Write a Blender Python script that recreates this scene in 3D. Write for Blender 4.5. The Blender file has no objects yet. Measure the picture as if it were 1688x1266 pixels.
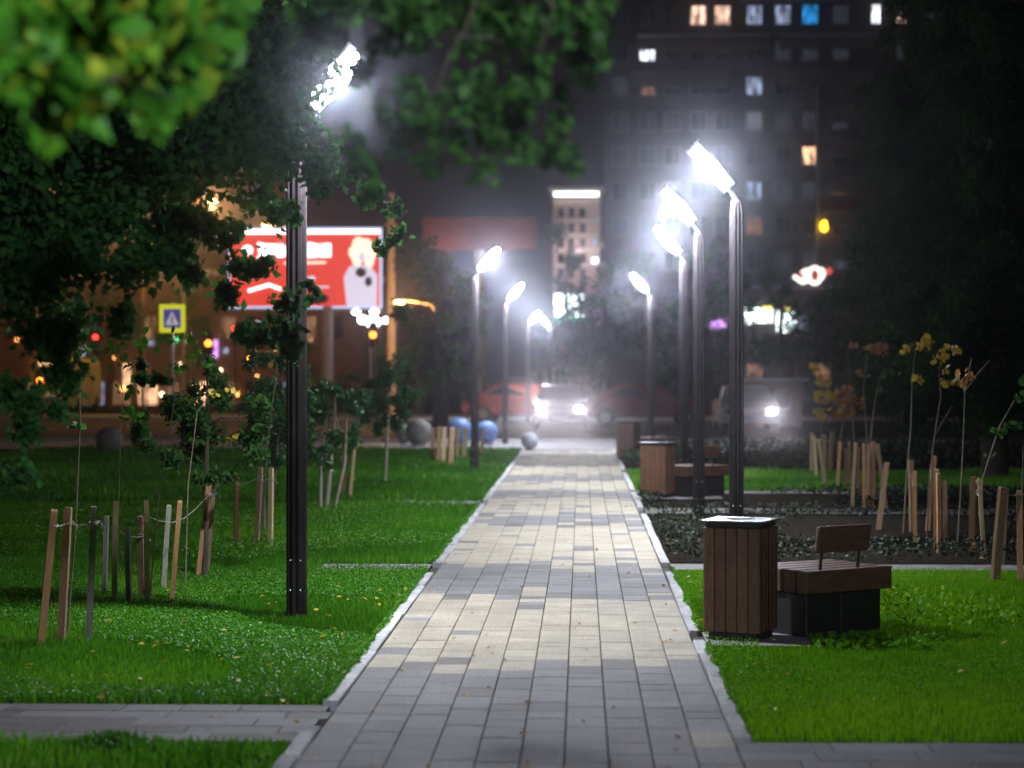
import bpy, math, random
import numpy as np
from mathutils import Vector, Matrix, Euler

S = bpy.context.scene
COL = S.collection
R = math.radians
random.seed(7)
rng = np.random.default_rng(11)

# ------------------------------------------------------------------ camera
FPX = 3400.0                      # focal length in photo pixels (photo 1688 wide)
cam_d = bpy.data.cameras.new('camera')
cam = bpy.data.objects.new('camera', cam_d)
COL.objects.link(cam)
cam.location = (0, 0, 1.7)
CAM_E = Euler((R(90 - 0.25), 0, R(1.92)), 'XYZ')
cam.rotation_euler = CAM_E
cam_d.sensor_width = 36
cam_d.lens = FPX / 1688 * 36
cam_d.clip_start = 0.1
cam_d.clip_end = 3000
cam_d.dof.use_dof = True
cam_d.dof.focus_distance = 15.5
cam_d.dof.aperture_fstop = 1.75
S.camera = cam

# ------------------------------------------------------------------ sky
W = bpy.data.worlds.new('World')
S.world = W
W.use_nodes = True
wn = W.node_tree
bg = wn.nodes['Background']
sky = wn.nodes.new('ShaderNodeTexSky')
sky.sky_type = 'NISHITA'
sky.sun_disc = False
sky.sun_elevation = R(-3.0)
sky.sun_rotation = R(200)
sky.air_density = 1.6
sky.dust_density = 2.0
sky.ozone_density = 2.0
wn.links.new(sky.outputs[0], bg.inputs[0])
SKY_STRENGTH = 0.25
bg.inputs[1].default_value = SKY_STRENGTH

S.view_settings.view_transform = 'Standard'
S.view_settings.look = 'None'
S.view_settings.exposure = 0.0
S.view_settings.gamma = 1.0
S.view_settings.use_curve_mapping = False
c = S.cycles
c.max_bounces = 5
c.diffuse_bounces = 2
c.glossy_bounces = 2
c.transmission_bounces = 3
c.volume_bounces = 0
c.transparent_max_bounces = 6
c.caustics_reflective = False
c.caustics_refractive = False
c.sample_clamp_indirect = 2.0
c.use_denoising = True

LAMP_W = 1040.0      # downward beam of each path lamp
GLOW_W = 320.0      # light spilling to all sides
BLOOM_DENSITY = 0.00115
BLOOM_G = 0.977

# ------------------------------------------------------------------ helpers
CR = CAM_E.to_matrix()
def P(px, py, Y):
    d = CR @ Vector(((px - 844) / FPX, (633 - py) / FPX, -1))
    return Vector((0, 0, 1.7)) + d * (Y / d.y)
def G(px, py, z=0.0):
    d = CR @ Vector(((px - 844) / FPX, (633 - py) / FPX, -1))
    return Vector((0, 0, 1.7)) + d * ((z - 1.7) / d.z)

def put(o, parent=None):
    COL.objects.link(o)
    if parent is not None:
        o.parent = parent
    return o
def tag(o, label=None, cat=None, group=None, kind=None):
    if label: o['label'] = label
    if cat: o['category'] = cat
    if group: o['group'] = group
    if kind: o['kind'] = kind
    return o
def empty(name, loc=(0, 0, 0), rz=0.0, label=None, cat=None, group=None):
    o = bpy.data.objects.new(name, None)
    o.location = loc
    o.rotation_euler = (0, 0, rz)
    o.empty_display_size = 0.1
    COL.objects.link(o)
    return tag(o, label, cat, group)
def copy_tree(o, parent=None):
    n = o.copy()
    COL.objects.link(n)
    if parent is not None:
        n.parent = parent
    for ch in list(o.children):
        copy_tree(ch, n)
    return n

class MB:
    def __init__(s):
        s.v = []; s.f = []; s.sm = []
    def add(s, vs, fs, smooth=False):
        b = len(s.v)
        s.v.extend([tuple(p) for p in vs])
        for f in fs:
            s.f.append(tuple(i + b for i in f)); s.sm.append(smooth)
        return s
    def box(s, c, d, M=None, taper=None):
        hx, hy, hz = d[0] / 2, d[1] / 2, d[2] / 2
        vs = []
        for z in (-1, 1):
            t = 1.0 if (taper is None or z < 0) else taper
            for x, y in ((-1, -1), (1, -1), (1, 1), (-1, 1)):
                p = Vector((x * hx * t, y * hy * t, z * hz))
                if M is not None: p = M @ p
                vs.append(p + Vector(c))
        return s.add(vs, [(3, 2, 1, 0), (4, 5, 6, 7), (0, 1, 5, 4), (1, 2, 6, 5), (2, 3, 7, 6), (3, 0, 4, 7)])
    def bevbox(s, c, d, b, M=None):
        # box with chamfered edges (24 verts)
        hx, hy, hz = d[0] / 2, d[1] / 2, d[2] / 2
        vs = []; idx = {}
        for sx in (-1, 1):
            for sy in (-1, 1):
                for sz in (-1, 1):
                    for a in range(3):
                        q = [sx * (hx - b), sy * (hy - b), sz * (hz - b)]
                        q[a] = (sx * hx, sy * hy, sz * hz)[a]
                        idx[(sx, sy, sz, a)] = len(vs)
                        p = Vector(q)
                        if M is not None: p = M @ p
                        vs.append(p + Vector(c))
        fs = []
        I = idx
        for sg in (-1, 1):
            fs.append([I[(sg, y, z, 0)] for y, z in ((-1, -1), (1, -1), (1, 1), (-1, 1))][::sg])
            fs.append([I[(x, sg, z, 1)] for x, z in ((-1, -1), (-1, 1), (1, 1), (1, -1))][::sg])
            fs.append([I[(x, y, sg, 2)] for x, y in ((-1, -1), (1, -1), (1, 1), (-1, 1))][::sg])
        for a in (-1, 1):
            for e in (-1, 1):
                fs.append([I[(a, e, -1, 0)], I[(a, e, -1, 1)], I[(a, e, 1, 1)], I[(a, e, 1, 0)]])
                fs.append([I[(a, -1, e, 0)], I[(a, -1, e, 2)], I[(a, 1, e, 2)], I[(a, 1, e, 0)]])
                fs.append([I[(-1, a, e, 1)], I[(-1, a, e, 2)], I[(1, a, e, 2)], I[(1, a, e, 1)]])
        for k in [(x, y, z) for x in (-1, 1) for y in (-1, 1) for z in (-1, 1)]:
            fs.append([I[(*k, 0)], I[(*k, 1)], I[(*k, 2)]])
        return s.add(vs, fs)
    def tube(s, pts, rad, n=8, cap=True, smooth=True):
        pts = [Vector(p) for p in pts]
        if not hasattr(rad, '__len__'): rad = [rad] * len(pts)
        vs = []
        prev = None
        for i, p in enumerate(pts):
            a = pts[max(i - 1, 0)]; b = pts[min(i + 1, len(pts) - 1)]
            t = (b - a).normalized()
            ref = prev if prev is not None else (Vector((0, 1, 0)) if abs(t.y) < 0.9 else Vector((1, 0, 0)))
            u = (ref - t * ref.dot(t)).normalized(); w = t.cross(u); prev = u
            for k in range(n):
                an = 2 * math.pi * k / n
                vs.append(p + (u * math.cos(an) + w * math.sin(an)) * rad[i])
        fs = []
        for i in range(len(pts) - 1):
            for k in range(n):
                k2 = (k + 1) % n
                fs.append((i * n + k, i * n + k2, (i + 1) * n + k2, (i + 1) * n + k))
        s.add(vs, fs, smooth)
        if cap:
            s.add(vs[:n], [tuple(range(n))[::-1]]); s.add(vs[-n:], [tuple(range(n))])
        return s
    def lathe(s, prof, c=(0, 0, 0), n=16, smooth=True):
        vs = []; c = Vector(c)
        for r, z in prof:
            for k in range(n):
                a = 2 * math.pi * k / n
                vs.append(c + Vector((r * math.cos(a), r * math.sin(a), z)))
        fs = []
        for i in range(len(prof) - 1):
            for k in range(n):
                k2 = (k + 1) % n
                fs.append((i * n + k, i * n + k2, (i + 1) * n + k2, (i + 1) * n + k))
        return s.add(vs, fs, smooth)
    def sphere(s, c, r, n=12, m=8, sq=(1, 1, 1)):
        prof = []
        vs = []
        for i in range(m + 1):
            t = math.pi * i / m
            for k in range(n):
                a = 2 * math.pi * k / n
                vs.append(Vector(c) + Vector((r * sq[0] * math.sin(t) * math.cos(a), r * sq[1] * math.sin(t) * math.sin(a), -r * sq[2] * math.cos(t))))
        fs = [(i * n + k, i * n + (k + 1) % n, (i + 1) * n + (k + 1) % n, (i + 1) * n + k) for i in range(m) for k in range(n)]
        return s.add(vs, fs, True)
    def prism(s, poly, y0, y1):
        # polygon in xz, extruded along y
        n = len(poly)
        vs = [(x, y0, z) for x, z in poly] + [(x, y1, z) for x, z in poly]
        fs = [tuple(range(n)), tuple(range(n, 2 * n))[::-1]]
        for i in range(n):
            j = (i + 1) % n
            fs.append((i, i + n, j + n, j))
        return s.add(vs, fs)
    def build(s, name, mat, parent=None, data_only=False):
        me = bpy.data.meshes.new(name)
        me.from_pydata(s.v, [], s.f)
        me.polygons.foreach_set('use_smooth', s.sm)
        me.materials.append(mat)
        me.update()
        if data_only: return me
        return put(bpy.data.objects.new(name, me), parent)

def np_mesh(name, verts, tris_or_quads, mat, parent=None, var=None, smooth=False):
    """verts (N,3); faces (M,k)"""
    k = tris_or_quads.shape[1]
    me = bpy.data.meshes.new(name)
    me.vertices.add(len(verts)); me.vertices.foreach_set('co', verts.astype(np.float32).ravel())
    m = len(tris_or_quads)
    me.loops.add(m * k); me.loops.foreach_set('vertex_index', tris_or_quads.astype(np.int32).ravel())
    me.polygons.add(m)
    me.polygons.foreach_set('loop_start', np.arange(0, m * k, k, dtype=np.int32))
    me.polygons.foreach_set('loop_total', np.full(m, k, dtype=np.int32))
    me.update(calc_edges=True)
    if var is not None:
        a = me.attributes.new('var', 'FLOAT', 'POINT')
        a.data.foreach_set('value', var.astype(np.float32))
    me.materials.append(mat)
    return put(bpy.data.objects.new(name, me), parent)

# ------------------------------------------------------------------ materials
def new_mat(name):
    m = bpy.data.materials.new(name); m.use_nodes = True
    nt = m.node_tree
    b = nt.nodes['Principled BSDF']
    return m, nt, b
def mat(name, col, rough=0.6, col2=None, scale=8.0, bump=0.0, bscale=40.0, metal=0.0, spec=0.5, coord='Object', stretch=(1, 1, 1), objvar=0.0, rvar=0.0, stain=0.0):
    m, nt, b = new_mat(name)
    N = nt.nodes; L = nt.links
    b.inputs['Base Color'].default_value = (*col, 1)
    b.inputs['Roughness'].default_value = rough
    b.inputs['Metallic'].default_value = metal
    b.inputs['Specular IOR Level'].default_value = spec
    tc = N.new('ShaderNodeTexCoord'); mp = N.new('ShaderNodeMapping')
    mp.inputs['Scale'].default_value = stretch
    src = tc.outputs[coord]
    if coord == 'World':
        pass
    L.new(src, mp.inputs[0])
    out = None
    if col2 is not None:
        n = N.new('ShaderNodeTexNoise'); n.inputs['Scale'].default_value = scale
        n.inputs['Detail'].default_value = 6; n.inputs['Roughness'].default_value = 0.65
        L.new(mp.outputs[0], n.inputs['Vector'])
        r = N.new('ShaderNodeValToRGB')
        r.color_ramp.elements[0].position = 0.35; r.color_ramp.elements[0].color = (*col, 1)
        r.color_ramp.elements[1].position = 0.68; r.color_ramp.elements[1].color = (*col2, 1)
        L.new(n.outputs['Fac'], r.inputs[0]); out = r.outputs[0]
        if rvar:
            mr = N.new('ShaderNodeMapRange'); mr.inputs['To Min'].default_value = rough - rvar; mr.inputs['To Max'].default_value = rough + rvar
            L.new(n.outputs['Fac'], mr.inputs[0]); L.new(mr.outputs[0], b.inputs['Roughness'])
    if objvar:
        oi = N.new('ShaderNodeObjectInfo'); hs = N.new('ShaderNodeHueSaturation')
        mr = N.new('ShaderNodeMapRange'); mr.inputs['To Min'].default_value = 1 - objvar; mr.inputs['To Max'].default_value = 1 + objvar
        L.new(oi.outputs['Random'], mr.inputs[0]); L.new(mr.outputs[0], hs.inputs['Value'])
        if out is not None: L.new(out, hs.inputs['Color'])
        else: hs.inputs['Color'].default_value = (*col, 1)
        out = hs.outputs[0]
    if stain:
        ge = N.new('ShaderNodeNewGeometry')
        n3 = N.new('ShaderNodeTexNoise'); n3.inputs['Scale'].default_value = 1.7; n3.inputs['Detail'].default_value = 9; n3.inputs['Roughness'].default_value = 0.72
        L.new(ge.outputs['Position'], n3.inputs['Vector'])
        m3 = N.new('ShaderNodeMapRange'); m3.inputs['From Min'].default_value = .32; m3.inputs['From Max'].default_value = .68
        m3.inputs['To Min'].default_value = 1 - stain; m3.inputs['To Max'].default_value = 1 + stain * .5
        L.new(n3.outputs['Fac'], m3.inputs[0])
        n4 = N.new('ShaderNodeTexNoise'); n4.inputs['Scale'].default_value = 55; n4.inputs['Detail'].default_value = 4
        L.new(ge.outputs['Position'], n4.inputs['Vector'])
        m4 = N.new('ShaderNodeMapRange'); m4.inputs['From Min'].default_value = .3; m4.inputs['From Max'].default_value = .7
        m4.inputs['To Min'].default_value = .72; m4.inputs['To Max'].default_value = 1.22
        L.new(n4.outputs['Fac'], m4.inputs[0])
        mm = N.new('ShaderNodeMath'); mm.operation = 'MULTIPLY'; L.new(m3.outputs[0], mm.inputs[0]); L.new(m4.outputs[0], mm.inputs[1])
        h3 = N.new('ShaderNodeHueSaturation'); L.new(mm.outputs[0], h3.inputs['Value'])
        if out is not None: L.new(out, h3.inputs['Color'])
        else: h3.inputs['Color'].default_value = (*col, 1)
        out = h3.outputs[0]
    if out is not None: L.new(out, b.inputs['Base Color'])
    if bump:
        n2 = N.new('ShaderNodeTexNoise'); n2.inputs['Scale'].default_value = bscale; n2.inputs['Detail'].default_value = 5
        L.new(mp.outputs[0], n2.inputs['Vector'])
        bp = N.new('ShaderNodeBump'); bp.inputs['Strength'].default_value = bump; bp.inputs['Distance'].default_value = 0.01
        L.new(n2.outputs['Fac'], bp.inputs['Height']); L.new(bp.outputs[0], b.inputs['Normal'])
    return m
def emit(name, col, strength, base=(0.02, 0.02, 0.02), sample=False, curtain=False):
    m, nt, b = new_mat(name)
    if curtain:      # folds of curtain and things standing in the room, seen through the pane
        N = nt.nodes; L = nt.links
        tc = N.new('ShaderNodeNewGeometry'); mp = N.new('ShaderNodeMapping'); mp.inputs['Scale'].default_value = (2.2, 1, .8)
        L.new(tc.outputs['Position'], mp.inputs[0])
        n = N.new('ShaderNodeTexNoise'); n.inputs['Scale'].default_value = 1.1; n.inputs['Detail'].default_value = 3
        L.new(mp.outputs[0], n.inputs['Vector'])
        rr = N.new('ShaderNodeMapRange'); rr.inputs['From Min'].default_value = .38; rr.inputs['From Max'].default_value = .62; rr.inputs['To Min'].default_value = .12; rr.inputs['To Max'].default_value = 1.5
        L.new(n.outputs['Fac'], rr.inputs[0])
        mu = N.new('ShaderNodeMath'); mu.operation = 'MULTIPLY'; mu.inputs[1].default_value = strength
        L.new(rr.outputs[0], mu.inputs[0]); L.new(mu.outputs[0], b.inputs['Emission Strength'])
    b.inputs['Base Color'].default_value = (*base, 1)
    b.inputs['Emission Color'].default_value = (*col, 1)
    b.inputs['Emission Strength'].default_value = strength
    if not sample: m.cycles.emission_sampling = 'NONE'
    return m
def leafmat(name, a, b_, c_, rough=0.45, trans=0.35, spec=0.5):
    """leaf colours a,b_,c_ picked per leaf by attribute var"""
    m, nt, b = new_mat(name)
    N = nt.nodes; L = nt.links
    at = N.new('ShaderNodeAttribute'); at.attribute_name = 'var'
    oi = N.new('ShaderNodeObjectInfo')
    ad = N.new('ShaderNodeMath'); ad.operation = 'ADD'
    L.new(at.outputs['Fac'], ad.inputs[0])
    mu = N.new('ShaderNodeMath'); mu.operation = 'MULTIPLY'; mu.inputs[1].default_value = 0.35
    L.new(oi.outputs['Random'], mu.inputs[0]); L.new(mu.outputs[0], ad.inputs[1])
    r = N.new('ShaderNodeValToRGB')
    r.color_ramp.elements[0].position = 0.0; r.color_ramp.elements[0].color = (*a, 1)
    r.color_ramp.elements[1].position = 1.0; r.color_ramp.elements[1].color = (*c_, 1)
    e = r.color_ramp.elements.new(0.6); e.color = (*b_, 1)
    L.new(ad.outputs[0], r.inputs[0])
    L.new(r.outputs[0], b.inputs['Base Color'])
    b.inputs['Roughness'].default_value = rough
    b.inputs['Specular IOR Level'].default_value = spec
    t = N.new('ShaderNodeBsdfTranslucent')
    L.new(r.outputs[0], t.inputs[0])
    mx = N.new('ShaderNodeMixShader'); mx.inputs[0].default_value = trans
    L.new(b.outputs[0], mx.inputs[1]); L.new(t.outputs[0], mx.inputs[2])
    L.new(mx.outputs[0], nt.nodes['Material Output'].inputs['Surface'])
    return m

M = {}
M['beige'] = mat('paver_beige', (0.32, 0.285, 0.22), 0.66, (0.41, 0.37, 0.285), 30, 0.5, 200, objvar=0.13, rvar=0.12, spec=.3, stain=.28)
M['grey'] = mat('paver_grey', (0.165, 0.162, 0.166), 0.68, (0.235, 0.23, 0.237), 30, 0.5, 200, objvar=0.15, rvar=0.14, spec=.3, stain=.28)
M['dark'] = mat('paver_dark', (0.11, 0.105, 0.10), 0.66, (0.16, 0.152, 0.145), 30, 0.5, 200, objvar=0.12, spec=.3, stain=.28)
M['joint'] = mat('joint_sand', (0.065, 0.06, 0.052), 0.95, (0.10, 0.095, 0.08), 30, spec=.1)
M['kerb'] = mat('kerb_concrete', (0.36, 0.365, 0.38), 0.75, (0.54, 0.545, 0.56), 14, 0.6, 90, objvar=0.15, spec=.3, stain=.4)
M['strip'] = mat('strip_concrete', (0.16, 0.15, 0.15), 0.7, (0.24, 0.23, 0.23), 6, 0.4, 60, spec=.2, stain=.3)
M['strip_dark'] = mat('strip_pavers_dark', (0.10, 0.095, 0.09), 0.8, (0.15, 0.145, 0.135), 6, 0.4, 60, spec=.1, stain=.4)
M['plaza'] = mat('plaza_slabs', (0.25, 0.24, 0.26), 0.7, (0.34, 0.33, 0.35), 2, 0.3, 30, spec=.2, stain=.3)
M['asphalt'] = mat('asphalt', (0.035, 0.035, 0.037), 0.85, (0.055, 0.053, 0.05), 3, 0.4, 60, spec=.15)
M['soil'] = mat('soil', (0.012, 0.010, 0.008), 0.95, (0.03, 0.026, 0.02), 10, 0.9, 25, spec=0)
M['turf'] = mat('turf_soil', (0.018, 0.035, 0.010), 0.95, (0.030, 0.055, 0.014), 5, 0.9, 30, spec=0)
M['ground'] = mat('ground_soil', (0.016, 0.018, 0.012), 0.95, (0.03, 0.032, 0.02), 2, 0.6, 10, spec=0)
M['grass'] = leafmat('grass_blades', (0.028, 0.11, 0.006), (0.07, 0.27, 0.008), (0.19, 0.42, 0.02), 0.45, 0.4, 0.35)
M['grass_lime'] = leafmat('grass_short', (0.05, 0.16, 0.003), (0.12, 0.36, 0.004), (0.26, 0.48, 0.012), 0.55, 0.42, 0.2)
M['cover'] = leafmat('cover_leaves', (0.007, 0.013, 0.005), (0.014, 0.028, 0.009), (0.035, 0.06, 0.02), 0.6, 0.2, 0.3)
M['pole'] = mat('pole_paint', (0.014, 0.011, 0.013), 0.42, (0.024, 0.019, 0.021), 6, 0.12, 80, spec=.4)
M['bolt'] = mat('bolt_steel', (0.55, 0.55, 0.56), 0.3, metal=0.9)
M['housing'] = mat('housing_paint', (0.05, 0.05, 0.055), 0.4, metal=0.3)
M['wood'] = mat('stained_wood', (0.105, 0.048, 0.024), 0.5, (0.21, 0.10, 0.052), 16, 0.5, 60, stretch=(6, 6, 0.5), objvar=0.2, stain=.3)
M['wood_h'] = mat('stained_wood_seat', (0.085, 0.045, 0.028), 0.42, (0.17, 0.085, 0.052), 16, 0.5, 60, stretch=(0.5, 6, 6), objvar=0.2, stain=.3)
M['black'] = mat('black_plinth', (0.010, 0.009, 0.009), 0.55, (0.016, 0.014, 0.014), 10, 0.2, 60)
M['lid'] = mat('wet_steel_lid', (0.35, 0.35, 0.37), 0.16, (0.5, 0.5, 0.52), 30, 0.5, 60, metal=0.9)
M['stake_l'] = mat('stake_pine', (0.50, 0.36, 0.19), 0.75, (0.68, 0.52, 0.31), 10, 0.5, 60, stretch=(8, 8, 0.8), objvar=0.15)
M['stake_o'] = mat('stake_orange', (0.42, 0.21, 0.09), 0.75, (0.60, 0.34, 0.17), 10, 0.5, 60, stretch=(8, 8, 0.8), objvar=0.15)
M['stake_b'] = mat('stake_brown', (0.22, 0.13, 0.065), 0.8, (0.38, 0.25, 0.14), 10, 0.5, 60, stretch=(8, 8, 0.8), objvar=0.15)
M['stake_g'] = mat('stake_grey', (0.16, 0.15, 0.12), 0.8, (0.30, 0.28, 0.23), 10, 0.5, 60, stretch=(8, 8, 0.8), objvar=0.15)
M['birch'] = mat('pale_bark', (0.24, 0.21, 0.16), 0.8, (0.40, 0.36, 0.28), 14, 0.5, 60, stretch=(3, 3, 0.8))
M['bark'] = mat('bark', (0.05, 0.040, 0.030), 0.9, (0.11, 0.09, 0.07), 12, 0.9, 30, stretch=(3, 3, 0.6))
M['sap'] = mat('sapling_bark', (0.14, 0.115, 0.08), 0.7, (0.24, 0.20, 0.15), 12, 0.3, 60)
M['twine'] = mat('twine', (0.38, 0.36, 0.32), 0.9)
M['leaf_near'] = leafmat('leaf_near', (0.03, 0.13, 0.010), (0.06, 0.22, 0.012), (0.30, 0.33, 0.02), 0.55, 0.45, 0.25)
M['leaf_mid'] = leafmat('leaf_mid', (0.030, 0.10, 0.022), (0.060, 0.165, 0.03), (0.17, 0.26, 0.035), 0.55, 0.5, 0.25)
M['leaf_dark'] = leafmat('leaf_dark', (0.022, 0.085, 0.024), (0.045, 0.14, 0.034), (0.10, 0.20, 0.035), 0.6, 0.5, 0.15)
M['leaf_young'] = leafmat('leaf_young', (0.03, 0.10, 0.035), (0.05, 0.16, 0.045), (0.10, 0.24, 0.05), 0.4, 0.3)
M['leaf_yellow'] = leafmat('leaf_yellow', (0.42, 0.28, 0.02), (0.50, 0.36, 0.03), (0.30, 0.33, 0.03), 0.5, 0.35)
M['leaf_orange'] = leafmat('leaf_orange', (0.36, 0.15, 0.03), (0.45, 0.21, 0.04), (0.45, 0.30, 0.05), 0.5, 0.35)
M['leaf_pink'] = leafmat('leaf_pink', (0.30, 0.13, 0.08), (0.36, 0.18, 0.09), (0.32, 0.24, 0.09), 0.5, 0.35)
M['needle'] = leafmat('needles', (0.012, 0.036, 0.012), (0.022, 0.062, 0.016), (0.07, 0.10, 0.012), 0.8, 0.35, 0.05)
M['ball'] = mat('ball_concrete', (0.30, 0.32, 0.42), 0.6, (0.40, 0.42, 0.52), 8, 0.4, 40)
M['ball_lit_b'] = mat('ball_blue_lit', (0.10, 0.19, 0.45), 0.5, (0.14, 0.25, 0.55), 8, 0.3, 40)  # concrete ball with the blue light on it put into the colour
M['ball_g'] = mat('ball_grey', (0.20, 0.19, 0.18), 0.7, (0.28, 0.27, 0.25), 8, 0.4, 40)
M['concrete'] = mat('concrete_post', (0.36, 0.27, 0.18), 0.85, (0.48, 0.38, 0.26), 3, 0.6, 20, stretch=(2, 2, 0.6))
M['facade'] = mat('facade_panels', (0.07, 0.055, 0.05), 0.9, (0.11, 0.09, 0.08), 0.4, 0.3, 3)
M['facade2'] = mat('facade_stucco', (0.34, 0.26, 0.23), 0.9, (0.42, 0.33, 0.30), 0.8, 0.4, 4)
M['facade3'] = mat('shop_facade', (0.15, 0.085, 0.055), 0.9, (0.21, 0.13, 0.09), 0.6, 0.4, 4)
M['slab'] = mat('balcony_slab', (0.42, 0.42, 0.43), 0.8, (0.5, 0.5, 0.5), 2)
M['parapet'] = mat('balcony_parapet', (0.17, 0.14, 0.11), 0.8, (0.22, 0.18, 0.14), 2)
M['wframe'] = mat('window_frame', (0.45, 0.45, 0.46), 0.5)
M['glass'] = mat('dark_glass', (0.012, 0.014, 0.022), 0.08, spec=0.8)
M['tyre'] = mat('tyre', (0.015, 0.015, 0.015), 0.8)
M['rim'] = mat('rim', (0.35, 0.35, 0.36), 0.3, metal=0.8)
M['car_red'] = mat('car_red', (0.22, 0.03, 0.02), 0.25)
M['car_dark'] = mat('car_dark', (0.05, 0.03, 0.035), 0.25)
M['car_silver'] = mat('car_silver', (0.38, 0.36, 0.36), 0.3, metal=0.3)
M['car_yellow'] = mat('car_yellow', (0.50, 0.42, 0.05), 0.35)
M['kiosk'] = mat('kiosk_boards', (0.20, 0.12, 0.08), 0.8, (0.28, 0.17, 0.11), 5, 0.4, 20, stretch=(1, 1, 6))
M['hoard'] = mat('unlit_poster', (0.34, 0.09, 0.07), 0.7, (0.40, 0.13, 0.10), 1)
M['e_lamp'] = emit('lamp_panel', (0.90, 0.94, 1.0), 60)
M['e_head'] = emit('headlight_lit', (1.0, 0.92, 0.92), 250)
M['e_warm'] = emit('window_warm', (1.0, 0.55, 0.30), 1.6, curtain=True)
M['e_warm2'] = emit('window_pink', (1.0, 0.62, 0.45), 1.5, curtain=True)
M['e_white'] = emit('window_white', (0.85, 0.9, 1.0), 2.2, curtain=True)
M['e_cool'] = emit('window_cool', (0.55, 0.65, 0.95), 0.55, curtain=True)
M['e_blue'] = emit('window_blue', (0.02, 0.35, 0.9), 1.0, curtain=True)
M['e_dim'] = emit('window_dim', (0.5, 0.55, 0.7), 0.05)
M['e_dimw'] = emit('window_dim_warm', (1.0, 0.5, 0.25), 0.22, curtain=True)
M['e_shop'] = emit('shop_white', (0.85, 1.0, 1.0), 4.5, curtain=True)
M['e_green'] = emit('shop_green', (0.1, 1.0, 0.4), 1.6)
M['e_yel'] = emit('shop_yellow', (1.0, 0.85, 0.1), 2.5)
M['e_purple'] = emit('sign_purple', (0.75, 0.35, 1.0), 1.6)
M['e_sodium'] = emit('sodium_lens', (1.0, 0.50, 0.12), 40)
M['e_bulb'] = emit('bulb_orange', (1.0, .38, .10), 6)
M['e_bulbw'] = emit('bulb_warm', (1.0, .72, .45), 6)
M['e_orange'] = emit('signal_orange', (1.0, 0.22, 0.02), 9)
M['e_amber'] = emit('signal_amber', (1.0, 0.50, 0.02), 7)
M['e_red'] = emit('signal_red', (1.0, 0.04, 0.03), 5)
M['e_globe'] = emit('globe_white', (0.9, 0.92, 1.0), 12)
M['b_red'] = emit('poster_red', (0.85, 0.055, 0.035), 0.95)
M['b_white'] = emit('poster_white', (1.0, 0.93, 0.95), 2.6)
M['b_cream'] = emit('poster_cream', (1.0, 0.80, 0.62), 1.4)
M['b_pale'] = emit('poster_pale', (0.75, 0.68, 0.85), 1.0)
M['b_blue'] = emit('poster_edge', (0.55, 0.65, 1.0), 1.2)
M['b_dark'] = mat('poster_ink', (0.02, 0.02, 0.03), 0.6)
M['s_yellow'] = emit('sign_yellow', (0.75, 0.80, 0.02), 0.75, base=(0.6, 0.6, 0.02))
M['s_blue'] = emit('sign_blue', (0.10, 0.10, 0.6), 0.35, base=(0.05, 0.05, 0.4))
M['s_white'] = emit('sign_white', (0.8, 0.75, 0.8), 0.5, base=(0.7, 0.7, 0.7))
M['n_red'] = emit('sign_letter_red', (1.0, 0.12, 0.08), 0.9)
M['n_white'] = emit('sign_letter_white', (1.0, 0.93, 0.82), 2.2)

# ------------------------------------------------------------------ setting
def sheet(name, x0, x1, y0, y1, z, m, label=None, th=0.0):
    mb = MB()
    nx = 1
    mb.add([(x0, y0, z), (x1, y0, z), (x1, y1, z), (x0, y1, z)], [(0, 1, 2, 3)])
    o = mb.build(name, m)
    o['kind'] = 'structure'
    if label: o['label'] = label
    return o
sheet('ground', -600, 600, -60, 1500, -0.09, M['ground'])

PX0, PX1 = -1.25, 0.71
CW = (PX1 - PX0) / 10
base = sheet('path', PX0 - 0.1, PX1 + 0.1, 2, 47.2, -0.035, M['joint'], 'paved park path of beige and grey pavers')
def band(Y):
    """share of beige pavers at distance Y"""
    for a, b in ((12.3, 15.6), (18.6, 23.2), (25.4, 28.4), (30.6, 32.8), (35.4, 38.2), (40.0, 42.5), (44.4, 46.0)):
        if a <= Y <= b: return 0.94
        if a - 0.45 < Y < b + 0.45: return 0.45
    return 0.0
proto = {}
def paver_mesh(L, W_, key, along='y'):
    k = (round(L, 3), round(W_, 3), key, along)
    if k not in proto:
        mb = MB()
        d = (W_ - 0.0045, L - 0.0045, 0.05) if along == 'y' else (L - 0.0045, W_ - 0.0045, 0.05)
        mb.bevbox((0, 0, -0.025), d, 0.003)
        proto[k] = mb.build('paver', M[key], data_only=True)
    return proto[k]
cells = []
for i in range(10):
    y = 4.0 + random.random() * 0.4
    x = PX0 + (i + 0.5) * CW
    while y < 46.9:
        L = random.choice((0.2, 0.3, 0.3, 0.4))
        L = min(L, 47.1 - y)
        if L < 0.12: break
        cy = y + L / 2
        bshare = band(cy)
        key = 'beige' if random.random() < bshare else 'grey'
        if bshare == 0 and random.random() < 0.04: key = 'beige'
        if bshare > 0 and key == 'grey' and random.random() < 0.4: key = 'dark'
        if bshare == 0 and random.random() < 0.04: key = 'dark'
        cells.append((x, cy, L, key)); y += L
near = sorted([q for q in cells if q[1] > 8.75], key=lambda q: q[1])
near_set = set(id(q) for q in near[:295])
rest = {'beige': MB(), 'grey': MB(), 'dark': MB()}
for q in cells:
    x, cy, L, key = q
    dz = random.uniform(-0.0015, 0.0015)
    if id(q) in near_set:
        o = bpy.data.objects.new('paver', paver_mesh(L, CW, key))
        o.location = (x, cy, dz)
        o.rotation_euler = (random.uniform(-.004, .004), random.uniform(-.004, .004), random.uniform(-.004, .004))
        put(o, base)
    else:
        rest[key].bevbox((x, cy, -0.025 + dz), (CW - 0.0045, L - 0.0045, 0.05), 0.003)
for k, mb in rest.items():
    o = mb.build('pavers', M[k], base); o['kind'] = 'stuff'

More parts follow.
